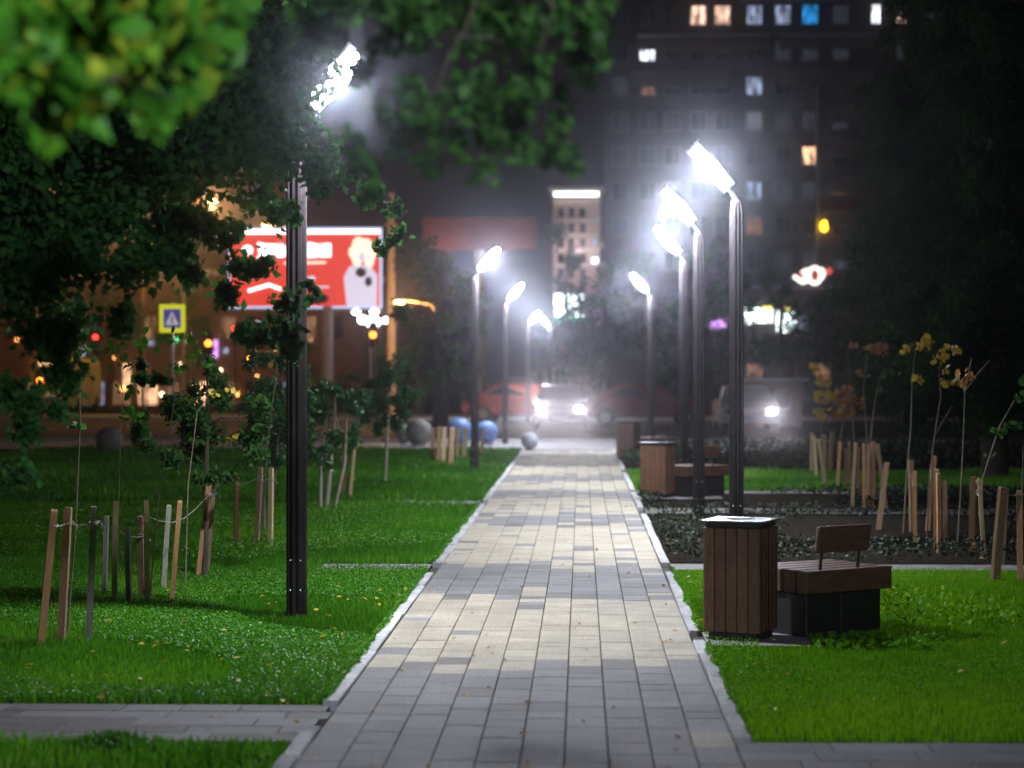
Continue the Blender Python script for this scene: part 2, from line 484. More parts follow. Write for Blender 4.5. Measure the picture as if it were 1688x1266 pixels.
# cross paths (left foreground, right foreground) with single pavers
def cross_paved(name, x0, x1, y0, y1, label, rows, shade=('grey',)):
    b = sheet(name, x0, x1, y0, y1, -0.033, M['joint'], label)
    w = (y1 - y0) / rows
    for r in range(rows):
        x = x0 + random.random() * -0.3
        while x < x1:
            L = random.choice((0.3, 0.45, 0.6))
            a, bb = max(x, x0), min(x + L, x1)
            if bb - a > 0.1:
                key = random.choice(shade)
                o = bpy.data.objects.new('paver', paver_mesh(round(bb - a, 2), w, key, 'x'))
                o.location = ((a + bb) / 2, y0 + (r + .5) * w, random.uniform(-.002, .002))
                put(o, b)
            x += L
    return b
cross_paved('side_path', -5.2, PX0 - 0.004, 9.52, 10.58, 'grey side path joining the main path at lower left', 5, ('grey', 'grey', 'dark'))
cross_paved('side_path', PX1 + 0.004, 3.6, 8.2, 9.58, 'grey side path joining the main path at lower right', 6, ('grey', 'dark', 'grey'))
STRIPS_R = [(17.95, 18.55), (25.3, 26.3), (29.6, 30.3), (36.0, 36.9)]
STRIPS_L = [(17.75, 18.45), (27.0, 27.8)]
for a, b in STRIPS_R: sheet('side_path', PX1 + 0.085, 16, a, b, 0.004, M['strip_dark'] if a > 20 else M['strip'])
sheet('side_path', -2.3, PX0 - 0.085, *STRIPS_L[0], 0.004, M['plaza'])
sheet('side_path', -2.6, PX0 - 0.085, *STRIPS_L[1], 0.004, M['plaza'])
sheet('pavement', PX1 + 0.085, 1.75, 12.95, 13.62, 0.004, M['plaza'], 'light paved pad under the near litter bin')
sheet('pavement', PX1 + 0.085, 1.95, 28.3, 29.0, 0.004, M['plaza'])
sheet('plaza', -40, 40, 47.2, 53.0, -0.005, M['plaza'], 'pale pavement crossing at the end of the path')
sheet('road', -200, 200, 53.2, 80.0, -0.07, M['asphalt'], 'dark asphalt street beyond the park')
sheet('pavement', -200, 200, 80.2, 88.0, 0.02, M['strip'], 'far pavement across the street')
for y in (53.1, 80.1):
    o = MB().box((0, y, -0.02), (400, 0.18, 0.14)).build('road_kerb', M['kerb']); o['kind'] = 'structure'
# lane markings
lm = MB()
for i in range(-20, 21):
    lm.add([(i * 6, 66.4, -0.066), (i * 6 + 3, 66.4, -0.066), (i * 6 + 3, 66.55, -0.066), (i * 6, 66.55, -0.066)], [(0, 1, 2, 3)])
o = lm.build('road_marking', mat('road_paint', (0.7, 0.7, 0.68), 0.6)); o['kind'] = 'structure'

# kerbs
def kerb(name, x, segs, label):
    k = empty(name, (x, 9, 0)); k['kind'] = 'structure'; k['label'] = label
    meshes = [MB().bevbox((0, 0, -0.06), (0.082, 0.985, 0.15), 0.006).build('kerbstone', M['kerb'], data_only=True),
              MB().bevbox((0, 0, -0.06), (0.080, 0.60, 0.146), 0.009).build('kerbstone', M['kerb'], data_only=True)]
    for a, b in segs:
        y = a
        while y < b - 0.3:
            L = 0.99 if b - y > 1.0 else 0.61
            o = bpy.data.objects.new('kerbstone', meshes[0] if L > 0.9 else meshes[1])
            o.location = (random.uniform(-.005, .005), y + L / 2 - 9, random.uniform(-.006, .006))
            o.rotation_euler = (random.uniform(-.006, .006), 0, random.uniform(-.008, .008))
            put(o, k)
            y += L
kerb('kerb', PX0 - 0.045, [(4.54, 9.5), (10.6, 17.7), (18.5, 27.0), (27.85, 47)], 'pale kerb along the left edge of the path')
kerb('kerb', PX1 + 0.045, [(9.6, 12.9), (13.7, 17.9), (18.6, 25.3), (26.3, 29.6), (30.3, 36.0), (36.9, 47)], 'pale kerb along the right edge of the path')

# lawns and beds
LX, RX = PX0 - 0.088, PX1 + 0.088
sheet('lawn', -40, LX, 10.58, 47.15, -0.012, M['turf'], 'grass soil under the left lawn')
sheet('lawn', -40, LX, 2, 9.52, -0.012, M['turf'])
sheet('lawn', RX, 40, 9.58, 17.95, -0.012, M['turf'], 'lawn soil under the right foreground grass')
sheet('soil_bed', RX, 40, 18.55, 29.6, -0.012, M['soil'], 'dark planting bed behind the near bench')
sheet('lawn', RX, 40, 30.3, 36.0, -0.012, M['turf'])
sheet('soil_bed', RX, 40, 36.9, 47.15, -0.012, M['soil'])

def patchnoise(x, y, s, seed):
    r = np.random.default_rng(seed)
    v = np.zeros_like(x)
    for k in range(6):
        a = r.uniform(0, 6.28); f = s * r.uniform(.6, 2.2); p = r.uniform(0, 6.28)
        v += np.sin((x * np.cos(a) + y * np.sin(a)) * f + p)
    return v / 6 + 0.5
def scatter_xy(n, x0, x1, y0, y1, side):
    """uniform in area seen by the camera plus a margin"""
    out = []
    tot = 0
    while tot < n:
        x = rng.uniform(x0, x1, n * 2); y = rng.uniform(y0, y1, n * 2)
        k = (x > -0.285 * y - 1.0) & (x < 0.225 * y + 1.0)
        out.append(np.stack([x[k], y[k]], 1)); tot += k.sum()
        if tot == 0: break
    return np.concatenate(out)[:n]
def blades(name, mname, n, rect, h, w, label, seed=0, lean=0.5, patch=1.5, keep=0.0, avoid=None):
    xy = scatter_xy(n, *rect, 0)
    pn = patchnoise(xy[:, 0], xy[:, 1], patch, seed)
    if keep: 
        k = pn > keep; xy = xy[k]; pn = pn[k]
    if avoid is not None:
        k = np.ones(len(xy), bool)
        for ax0, ax1, ay0, ay1 in avoid:
            k &= ~((xy[:, 0] > ax0) & (xy[:, 0] < ax1) & (xy[:, 1] > ay0) & (xy[:, 1] < ay1))
        xy = xy[k]; pn = pn[k]
    n = len(xy)
    hh = h * rng.uniform(.5, 1.25, n) * (0.55 + 0.9 * np.clip(pn, 0, 1))
    an = rng.uniform(0, 6.283, n); ln = rng.uniform(0, lean, n) * hh; la = rng.uniform(0, 6.283, n)
    ww = w * rng.uniform(.6, 1.3, n)
    bx = np.cos(an) * ww / 2; by = np.sin(an) * ww / 2
    z0 = np.full(n, -0.012)
    mx = xy[:, 0] + np.cos(la) * ln * .35; my = xy[:, 1] + np.sin(la) * ln * .35
    V = np.empty((n, 5, 3))
    V[:, 0] = np.stack([xy[:, 0] - bx, xy[:, 1] - by, z0], 1)
    V[:, 1] = np.stack([xy[:, 0] + bx, xy[:, 1] + by, z0], 1)
    V[:, 2] = np.stack([mx + bx * .8, my + by * .8, hh * .6], 1)
    V[:, 3] = np.stack([mx - bx * .8, my - by * .8, hh * .6], 1)
    V[:, 4] = np.stack([xy[:, 0] + np.cos(la) * ln, xy[:, 1] + np.sin(la) * ln, hh], 1)
    i = np.arange(n)[:, None] * 5
    F = np.concatenate([i + [0, 1, 2], i + [0, 2, 3], i + [3, 2, 4]])
    v = np.repeat(np.clip(rng.uniform(0, .65, n) * .7 + pn * .35, 0, 1), 5)
    o = np_mesh(name, V.reshape(-1, 3), F, M[mname], var=v)
    return tag(o, label, 'grass', kind='stuff')
def disks(name, mname, n, rect, h, r, label, seed=0, patch=1.2, keep=0.0, cat='ground cover', tilt=0.7):
    """small round leaves at random tilt, each a folded quad"""
    xy = scatter_xy(n, *rect, 0)
    pn = patchnoise(xy[:, 0], xy[:, 1], patch, seed)
    if keep: k = pn > keep; xy = xy[k]; pn = pn[k]
    n = len(xy)
    z = h * rng.uniform(.25, 1.0, n) * (0.5 + np.clip(pn, 0, 1))
    V, F, v = leaf_arrays(np.column_stack([xy, z]), r, r * .8, tilt)
    o = np_mesh(name, V, F, M[mname], var=np.clip(v * .8 + np.repeat(pn, 4) * .25, 0, 1))
    return tag(o, label, cat, kind='stuff')
def leaf_arrays(C_, length, width, tilt=1.0, droop=0.0):
    n = len(C_)
    l = length * rng.uniform(.7, 1.25, n)[:, None]; w = width * rng.uniform(.7, 1.25, n)[:, None]
    d = rng.normal(size=(n, 3)); d[:, 2] = d[:, 2] * tilt - droop; d /= np.linalg.norm(d, axis=1)[:, None]
    a = rng.normal(size=(n, 3)); a[:, 2] += (1 - tilt) * 4
    if tilt < 1:   # mostly flat: normal near vertical
        nrm = a / np.linalg.norm(a, axis=1)[:, None]
        s = np.cross(nrm, d); s /= np.linalg.norm(s, axis=1)[:, None]
    else:
        s = np.cross(a, d); s /= np.linalg.norm(s, axis=1)[:, None]
        nrm = np.cross(d, s)
    fold = nrm * w * 0.18
    V = np.empty((n, 4, 3))
    V[:, 0] = C_ - d * l * .5
    V[:, 1] = C_ + s * w * .5 + fold
    V[:, 2] = C_ + d * l * .5
    V[:, 3] = C_ - s * w * .5 + fold
    i = np.arange(n)[:, None] * 4
    F = np.concatenate([i + [0, 1, 2], i + [0, 2, 3]])
    return V.reshape(-1, 3), F, np.repeat(rng.uniform(0, .65, n), 4)

blades('lawn_grass', 'grass', 110000, (-6.0, LX + .02, 10.6, 17.7), 0.042, 0.006, 'dense green grass left of the path around the near lamp post', 1)
disks('clover', 'grass', 150000, (-6.0, LX + .03, 10.6, 17.7), 0.05, 0.017, 'glossy clover leaves mixed into the left lawn', 2, keep=.36)
blades('lawn_grass', 'grass', 22000, (-4.2, LX, 5.5, 9.5), 0.055, 0.006, 'dark grass in the lower left corner below the side path', 3)
blades('lawn_grass', 'grass', 60000, (-8.0, LX + .01, 18.5, 27.0), 0.05, 0.009, 'bright grass left of the path behind the near lamp post', 4, avoid=None)
disks('clover', 'grass', 70000, (-8.0, LX + .03, 18.5, 27.0), 0.06, 0.026, 'leafy clover on the second stretch of left lawn', 5, keep=.4)
blades('lawn_grass', 'grass', 14000, (-8.0, -2.3, 17.6, 18.6), 0.07, 0.008, 'grass growing over the end of the short side path', 6)
blades('lawn_grass', 'grass', 60000, (-12.5, LX, 27.6, 47.0), 0.09, 0.018, 'far lawn left of the path up to the pale pavement', 7)
PADS = [(0, 1.77, 12.93, 13.64)]
blades('lawn_grass', 'grass_lime', 170000, (RX - .01, 5.2, 9.6, 17.93), 0.022, 0.004, 'short bright green grass right of the path round the near bench', 8, patch=1.0, avoid=PADS)
disks('clover', 'grass_lime', 60000, (RX, 5.2, 9.7, 17.9), 0.032, 0.014, 'clumps of small weeds around the bench on the right lawn', 9, keep=.45)
blades('lawn_grass', 'grass', 30000, (RX, 9.2, 30.3, 36.0), 0.09, 0.016, 'strip of lit grass beyond the dark bed on the right', 10)
disks('bed_cover', 'cover', 8000, (RX, 7.2, 18.55, 25.3), 0.13, 0.045, 'low dark ground cover on the bed behind the bench', 12, keep=.38)
disks('bed_cover', 'cover', 9000, (RX, 8.2, 26.3, 29.6), 0.13, 0.05, 'low ground cover between two side paths on the right', 13, keep=.38)
disks('bed_cover', 'cover', 16000, (RX, 12, 36.9, 47.0), 0.22, 0.09, 'far dark ground cover by the third litter bin', 14, keep=.38)
# young weeds round the bench foot and edges
disks('weeds', 'grass_lime', 260, (1.45, 2.3, 12.75, 13.25), 0.11, 0.05, 'pale leafy weeds in front of the bench plinth', 15, cat='weeds', tilt=.9)
disks('weeds', 'grass_lime', 420, (2.0, 3.0, 13.6, 15.0), 0.16, 0.045, 'pale leafy weeds right of the bench', 16, cat='weeds', tilt=.9)
_tx = rng.normal(0, .13, 900); _ty = rng.normal(0, .06, 900)
V, F, v = leaf_arrays(np.column_stack([-2.15 + _tx, 9.36 + _ty, .05 * np.exp(-(_tx / .16) ** 2) * rng.random(900) + .01]), .05, .012, 1.6)
tag(np_mesh('grass_tuft', V, F, M['grass'], var=v), 'taller dark tuft of grass at the edge of the left side path', 'grass', kind='stuff')
# ragged grass spilling over the kerbs
for (xa, sgn, ys, mn) in ((LX, 1, (10.6, 17.7), 'grass'), (LX, 1, (18.5, 27.0), 'grass'), (RX, -1, (9.7, 12.9), 'grass_lime'), (RX, -1, (13.7, 17.9), 'grass_lime')):
    n_ = int((ys[1] - ys[0]) * 450)
    yy = rng.uniform(*ys, n_); pn_ = patchnoise(yy, yy * 0, 7.0, 5)
    xx = xa + sgn * rng.random(n_) ** 3 * .045 * np.clip(pn_ * 1.3 - .2, 0, 1)
    V, F, v = leaf_arrays(np.column_stack([xx, yy, .012 + .03 * rng.random(n_)]), .028, .012, .7)
    tag(np_mesh('edge_grass', V, F, M[mn], var=v), 'ragged grass creeping over the kerb', 'grass', kind='stuff')
# dry leaves and litter in the lawns
C_ = np.column_stack([np.concatenate([rng.uniform(-4.5, LX, 120), rng.uniform(RX, 4, 70)]), rng.uniform(9.7, 17.6, 190), np.full(190, .045)])
V, F, v = leaf_arrays(C_, 0.045, 0.03, 0.3)
tag(np_mesh('fallen_leaves', V, F, M['leaf_yellow'], var=v), 'few yellow leaves lying in the lawns', 'leaves', kind='stuff')
# fallen leaves and dirt on the path
fl = []
C_ = np.column_stack([rng.uniform(PX0, PX1, 130), 8.9 + 26 * rng.random(130) ** 1.5, np.full(130, 0.006)])
V, F, v = leaf_arrays(C_, 0.04, 0.028, 0.15)
tag(np_mesh('fallen_leaves', V, F, M['leaf_orange'], var=v), 'small dry leaves scattered on the pavers', 'leaves', kind='stuff')

# ------------------------------------------------------------------ path lamps
def lamp_proto(s, label, cat='street lamp'):
    """s=+1: head reaches to +x"""
    root = empty('street_lamp', (0, 0, 0), 0, label, cat, 'slim lamp posts along the park path')
    mb = MB()
    n = 24
    prof = []
    vs = []; 
    zs = [0, 0.02, 3.30, 3.42, 3.47]
    rs = [0.074, 0.074, 0.072, 0.060, 0.03]
    for z, r in zip(zs, rs):
        for k in range(n):
            a = 2 * math.pi * k / n
            rr = r * (1.0 if k % 3 else 0.90)
            vs.append((rr * math.cos(a), rr * math.sin(a), z))
    fs = [(i * n + k, i * n + (k + 1) % n, (i + 1) * n + (k + 1) % n, (i + 1) * n + k) for i in range(len(zs) - 1) for k in range(n)]
    fs.append(tuple(range((len(zs) - 1) * n, len(zs) * n)))
    mb.add(vs, fs, False)
    mb.build('pole', M['pole'], root)
    MB().tube([(-0.052 * s, -0.055, 0.0), (-0.052 * s, -0.055, 3.30), (-0.035 * s, -0.05, 3.42), (0.03 * s, -0.04, 3.52), (0.11 * s, -0.03, 3.56)], 0.014, 8).build('cable_tube', M['pole'], root)
    for zz in (0.19, 0.40):
        for sx in (-0.035, 0.035):
            b = MB().lathe([(0.0, 0.0), (0.006, 0.001), (0.007, 0.008), (0.0, 0.010)], n=8).build('bolt', M['bolt'], root)
            b.rotation_euler = (R(90), 0, 0); b.location = (sx, -0.064, zz)
    u = Vector((0.67 * s, 0.0, 0.742)).normalized()
    nn = (Vector((0.742 * s, 0, -0.67)) * 0.62 + Vector((0, -1, 0)) * 0.785).normalized()
    w = u.cross(nn).normalized()
    Mx = Matrix((u, w, nn)).transposed()
    ctr = Vector((0.26 * s, -0.03, 3.76))
    MB().tube([(0, 0, 3.44), (0.06 * s, -0.02, 3.53), ctr - u * 0.24 - nn * 0.04], [0.03, 0.026, 0.02], 8).build('arm', M['housing'], root)
    h = MB().bevbox(ctr - nn * 0.03, (0.58, 0.20, 0.05), 0.012, Mx).build('lamp_head', M['housing'], root)
    pb = MB(); n2, m2 = 20, 8
    pv_ = [ctr + Mx @ Vector((.265 * math.cos(t) * math.sin(q), .10 * math.sin(t) * math.sin(q), .035 * math.cos(q))) for q in [math.pi / 2 * i / m2 for i in range(m2 + 1)] for t in [2 * math.pi * k / n2 for k in range(n2)]]
    pb.add(pv_, [(i * n2 + k, i * n2 + (k + 1) % n2, (i + 1) * n2 + (k + 1) % n2, (i + 1) * n2 + k) for i in range(m2) for k in range(n2)], True)
    pb.build('light_panel', M['e_lamp'], h)
    sd = bpy.data.lights.get('path_lamp_beam') or bpy.data.lights.new('path_lamp_beam', 'SPOT')
    sd.energy = LAMP_W; sd.color = (0.90, 0.93, 1.0); sd.shadow_soft_size = 0.08; sd.spot_size = R(133); sd.spot_blend = 1.0
    so = bpy.data.objects.new('beam', sd); so.location = ctr + nn * 0.12
    so.rotation_euler = (0, R(-6) * s, 0); put(so, root)
    ld = bpy.data.lights.get('path_lamp_light') or bpy.data.lights.new('path_lamp_light', 'POINT')
    ld.energy = GLOW_W; ld.color = (0.84, 0.88, 1.0); ld.shadow_soft_size = 0.07
    lo = bpy.data.objects.new('bulb', ld)
    lo.location = ctr + nn * 0.11
    put(lo, root)
    return root
LX_, RX_ = -2.0, 1.545
lampL = lamp_proto(+1, 'nearest black lamp post, standing in the left lawn')
lampL.location = (LX_, 14.45, 0)
spotsL = [(-1.9, 36.8, 'lamp post in the left lawn, in front of the far stakes'),
          (-1.88, 51.0, 'thin left lamp post at the end of the lawn by the pale pavement'),
          (-1.92, 74.0, 'faint lamp post above the left headlight across the street')]
for x, y, lb in spotsL:
    o = copy_tree(lampL); o.location = (x, y, 0); o['label'] = lb
lampR = lamp_proto(-1, 'tallest looking right lamp post, standing behind the near litter bin')
lampR.location = (RX_, 20.6, 0)
spotsR = [(1.44, 25.3, 'second lamp post on the right, left of the one behind the bin'),
          (1.57, 31.6, 'third lamp post on the right, rising behind the second bench'),
          (1.56, 46.2, 'shortest right lamp post, rising behind the second litter bin'),
          (-1.15, 78.0, 'faint lamp post across the street, its head leaning left')]
for x, y, lb in spotsR:
    o = copy_tree(lampR); o.location = (x, y, 0); o['label'] = lb
l0 = copy_tree(lampR); l0.location = (RX_, 1.3, 0); l0['label'] = 'lamp post beside the viewer that lights the near branches'
for ch in l0.children:
    if ch.type == 'LIGHT':
        ch.data = ch.data.copy(); ch.data.energy = 1700 if ch.data.type == "POINT" else 30
# ------------------------------------------------------------------ litter bins and benches
def make_bin():
    root = empty('litter_bin', (0, 0, 0), 0, '', 'litter bin', 'wooden litter bins along the path')
    a = 0.376
    MB().bevbox((0, 0, 0.025), (a - .05, a - .05, 0.05), 0.004).build('base', M['black'], root)
    MB().box((0, 0, 0.385), (a - .03, a - .03, 0.67)).build('liner', M['black'], root)
    sl = MB().bevbox((0, 0, 0), (0.069, 0.016, 0.665), 0.003).build('slat', M['wood'], data_only=True)
    for side in range(4):
        Rm = Matrix.Rotation(side * math.pi / 2, 4, 'Z')
        for k in range(5):
            o = bpy.data.objects.new('slat', sl)
            p = Rm @ Vector(((k - 2) * 0.0745, -(a / 2) + 0.006, 0.385))
            o.location = p; o.rotation_euler = (0, 0, side * math.pi / 2 + random.uniform(-.004, .004))
            put(o, root)
    MB().bevbox((0, 0, 0.738), (a - .02, a - .02, 0.036), 0.003).build('rim', M['black'], root)
    # lid: steel plate with a round hole
    mb = MB()
    n = 24; h = a / 2 + 0.022; rr = 0.10
    for z in (0.757, 0.766):
        pass
    vs = []; 
    for z in (0.757, 0.766):
        for k in range(n):
            t = 2 * math.pi * k / n; cx, sy = math.cos(t), math.sin(t)
            m_ = max(abs(cx), abs(sy)); vs.append((h * cx / m_, h * sy / m_, z))
        for k in range(n):
            t = 2 * math.pi * k / n; vs.append((rr * math.cos(t), rr * math.sin(t), z))
    fs = []
    for k in range(n):
        j = (k + 1) % n
        fs += [(2 * n + k, 2 * n + j, 3 * n + j, 3 * n + k), (k, n + k, n + j, j), (k, j, 2 * n + j, 2 * n + k), (n + k, 3 * n + k, 3 * n + j, n + j)]
    mb.add(vs, fs).build('lid', M['lid'], root)
    return root
bin0 = make_bin()
bin0.location = (1.03, 13.36, 0.004); bin0.rotation_euler = (0, 0, -R(23))
bin0['label'] = 'nearest wooden slatted litter bin with wet steel lid'
def make_bench():
    root = empty('bench', (0, 0, 0), 0, '', 'bench', 'low wooden benches beside the bins')
    # local x = along planks, local y = across; origin at near corner of seat
    Ln, D = 0.76, 0.60
    MB().bevbox((Ln / 2 - 0.02, D / 2, 0.14), (Ln - 0.10, D - 0.07, 0.28), 0.006).build('plinth', M['black'], root)
    MB().bevbox((0.34, 0.031, 0.14), (0.03, 0.012, 0.26), 0.003).build('plinth_trim', M['black'], root)
    pl = MB().bevbox((0, 0, 0), (Ln, 0.095, 0.148), 0.005).build('seat_plank', M['wood_h'], data_only=True)
    for k in range(5):
        o = bpy.data.objects.new('seat_plank', pl)
        o.location = (Ln / 2, 0.0475 + k * 0.126, 0.356 + random.uniform(-.001, .001))
        put(o, root)
    b = empty('backrest', (0, 0, 0)); b.parent = root
    b_ = MB().bevbox((0, 0, 0), (0.47, 0.04, 0.175), 0.012).build('back_panel', M['wood_h'], b)
    b_.location = (0.345, 0.03, 0.628); b_.rotation_euler = (R(9), 0, 0)
    for x in (0.17, 0.50):
        MB().tube([(x, 0.06, 0.425), (x, 0.05, 0.52), (x, 0.052, 0.70)], 0.011, 8).build('post', M['black'], b)
    return root
bench0 = make_bench()
bench0.location = (1.45, 13.32, 0.004); bench0.rotation_euler = (0, 0, R(36))
bench0['label'] = 'nearest low bench with short backrest beside the near bin'
for (bx, by), (lb1, lb2) in zip(((1.06, 28.7), (0.95, 41.7)),
        (('second wooden litter bin, left of the middle lamp posts', 'second dark bench right of the second litter bin'),
         ('farthest wooden litter bin, at the far end of the path', 'farthest bench, mostly hidden behind the second bin'))):
    o = copy_tree(bin0); o.location = (bx, by, 0.004); o['label'] = lb1
    o = copy_tree(bench0); o.location = (bx + 0.42, by - 0.04, 0.004); o['label'] = lb2

# ------------------------------------------------------------------ stakes
ORD = ['leftmost', 'second', 'third', 'fourth', 'fifth', 'sixth', 'seventh', 'eighth', 'ninth', 'tenth']
CN = {'l': 'pale pine', 'o': 'orange brown', 'b': 'brown', 'g': 'grey'}
def stakes(cluster_label, group, items, w=0.036):
    items = sorted(items, key=lambda t: t[2])
    tops = []
    for i, (bx, by, tx, ty, k) in enumerate(items):
        a = G(bx, by, -0.05); a2 = G(bx, by, 0.0)
        t = P(tx, ty, a2.y + random.uniform(-.06, .06))
        d = t - a2
        L = d.length + 0.06
        q = Vector((0, 0, 1)).rotation_difference(d.normalized())
        ww = w * random.uniform(.85, 1.1) * (1.25 if k == 'b' else 1)
        mb = MB()
        vs = []
        hs = ww / 2
        for zz, sc in ((0, 1), (L * .5, 1), (L - .012, 1), (L, .8)):
            jx = random.uniform(-.003, .003); jy = random.uniform(-.003, .003)
            for x, y in ((-1, -1), (1, -1), (1, 1), (-1, 1)):
                vs.append((x * hs * sc + jx, y * hs * .75 * sc + jy, zz))
        fs = [(3, 2, 1, 0), (12, 13, 14, 15)] + [(r * 4 + j, r * 4 + (j + 1) % 4, r * 4 + 4 + (j + 1) % 4, r * 4 + 4 + j) for r in range(3) for j in range(4)]
        mb.add(vs, fs)
        o = mb.build('wooden_stake', M['stake_' + k])
        o.location = a2 - d.normalized() * 0.06
        o.rotation_mode = 'QUATERNION'
        q2 = Matrix.Rotation(random.uniform(-.4, .4), 3, 'Z').to_quaternion()
        o.rotation_quaternion = q @ q2
        place = ORD[i] + (' from the left' if i else '')
        tag(o, f'{CN[k]} stake, {place} in the {cluster_label}', 'stake', group)
        tops.append((a2, t))
    return tops
GL = 'wooden stakes propping saplings on the left lawn'
GR = 'wooden stakes propping saplings on the right'
tA = stakes('trio at far left of the lawn', GL, [(68, 1062, 90, 840, 'o'), (101, 1057, 112, 836, 'b'), (146, 1058, 155, 835, 'g')], 0.042)
tB = stakes('clump between small tree and left trio', GL, [(188, 998, 190, 826, 'l'), (171, 985, 176, 850, 'g'), (213, 1000, 211, 868, 'g'), (243, 1003, 240, 824, 'l'), (235, 990, 232, 850, 'b'), (282, 996, 297, 825, 'o'), (270, 975, 278, 832, 'g'), (326, 955, 345, 795, 'o'), (340, 945, 352, 797, 'b')], 0.038)
tC = stakes('group just left of near lamp', GL, [(389, 903, 391, 785, 'o'), (422, 902, 430, 770, 'b'), (434, 880, 434, 790, 'g'), (446, 903, 447, 771, 'l')], 0.04)
tD = stakes('pair beside birch stemmed tree', GL, [(577, 822, 584, 741, 'l'), (566, 815, 566, 752, 'b')], 0.045)
tE = stakes('clump before the blue lit balls', GL, [(712, 762, 714, 705, 'b'), (722, 764, 724, 703, 'b'), (731, 764, 733, 704, 'l'), (742, 770, 745, 704, 'b'), (765, 758, 767, 705, 'l'), (753, 757, 755, 706, 'l'), (793, 750, 797, 704, 'l')], 0.075)
Z = lambda a, b, c_, d, k: (1300 + a * .3477, 540 + b * .3477, 1300 + c_ * .3477, 540 + d * .3477, k)
tF = stakes('clump on far lit grass strip', GR, [Z(110, 690, 112, 500, 'l'), Z(132, 712, 122, 516, 'l'), Z(176, 766, 142, 530, 'l'), Z(170, 722, 168, 506, 'b'), Z(198, 688, 207, 492, 'b'), Z(232, 766, 245, 540, 'o')], 0.05)
tG = stakes('dense clump behind the backrest', GR, [Z(275, 775, 272, 572, 'b'), Z(290, 742, 287, 540, 'o'), Z(302, 857, 318, 545, 'l'), Z(326, 800, 330, 562, 'b'), Z(356, 853, 355, 546, 'o'), Z(378, 838, 380, 552, 'b'), Z(400, 852, 403, 540, 'o'), Z(462, 860, 421, 552, 'l'), Z(427, 952, 466, 638, 'b')], 0.045)
tH = stakes('pair in the dark bed', GR, [Z(585, 962, 580, 630, 'b'), Z(603, 1024, 597, 680, 'o')], 0.045)
tI = stakes('leaning group in dark bed', GR, [Z(660, 958, 692, 608, 'o'), Z(700, 1040, 701, 670, 'b'), Z(714, 1064, 710, 690, 'o'), Z(745, 1022, 742, 727, 'b')], 0.042)
tJ = stakes('trio at near bed edge', GR, [Z(868, 1066, 872, 708, 'b'), Z(880, 1062, 886, 728, 'o'), Z(927, 1092, 903, 715, 'l')], 0.042)
tK = stakes('last group at right picture edge', GR, [Z(978, 1200, 1018, 756, 'b'), Z(1008, 1120, 1028, 760, 'b'), Z(1098, 1200, 1093, 770, 'o')], 0.05)

def twine(pairs, tops, label):
    mb = MB()
    for i, j, f in pairs:
        a = tops[i][0].lerp(tops[i][1], f); b = tops[j][0].lerp(tops[j][1], f)
        a = a + Vector((0, -.022, 0)); b = b + Vector((0, -.022, 0))
        pts = [a.lerp(b, t) + Vector((0, 0, -0.03 * math.sin(math.pi * t) * (b - a).length * 2)) for t in (0, .2, .4, .6, .8, 1)]
        mb.tube(pts, 0.0028, 5)
        for p, (q0, q1) in ((a, tops[i]), (b, tops[j])):     # loop round the stake
            c0 = p + Vector((0, .022, 0))
            lp = [c0 + Vector((0.03 * math.cos(t), 0.028 * math.sin(t), 0.008 * math.sin(3 * t))) for t in [k * 2 * math.pi / 10 for k in range(11)]]
            mb.tube(lp, 0.003, 5)
        mb.tube([b, b + Vector((.04, 0, .015)), b + Vector((.075, 0, -.03))], 0.0025, 5)
    tag(mb.build('twine', M['twine']), label, 'twine')
twine([(0, 1, .88), (1, 2, .88)], tA, 'pale twine strung between the trio of stakes at the far left')
twine([(1, 3, .75), (3, 4, .78), (4, 7, .86), (7, 8, .88)], tB, 'pale twine linking the middle clump of left stakes')
twine([(0, 1, .88), (1, 3, .84)], tC, 'pale twine between the stakes just left of the near lamp shaft')
twine([(1, 2, .85)], tJ, 'twine round the trio of stakes at the near edge of the bed')
twine([(0, 2, .94)], tK, 'twine between the last stakes at the right edge')
twine([(0, 1, .8)], tH, 'twine round the pair of stakes in the dark bed')

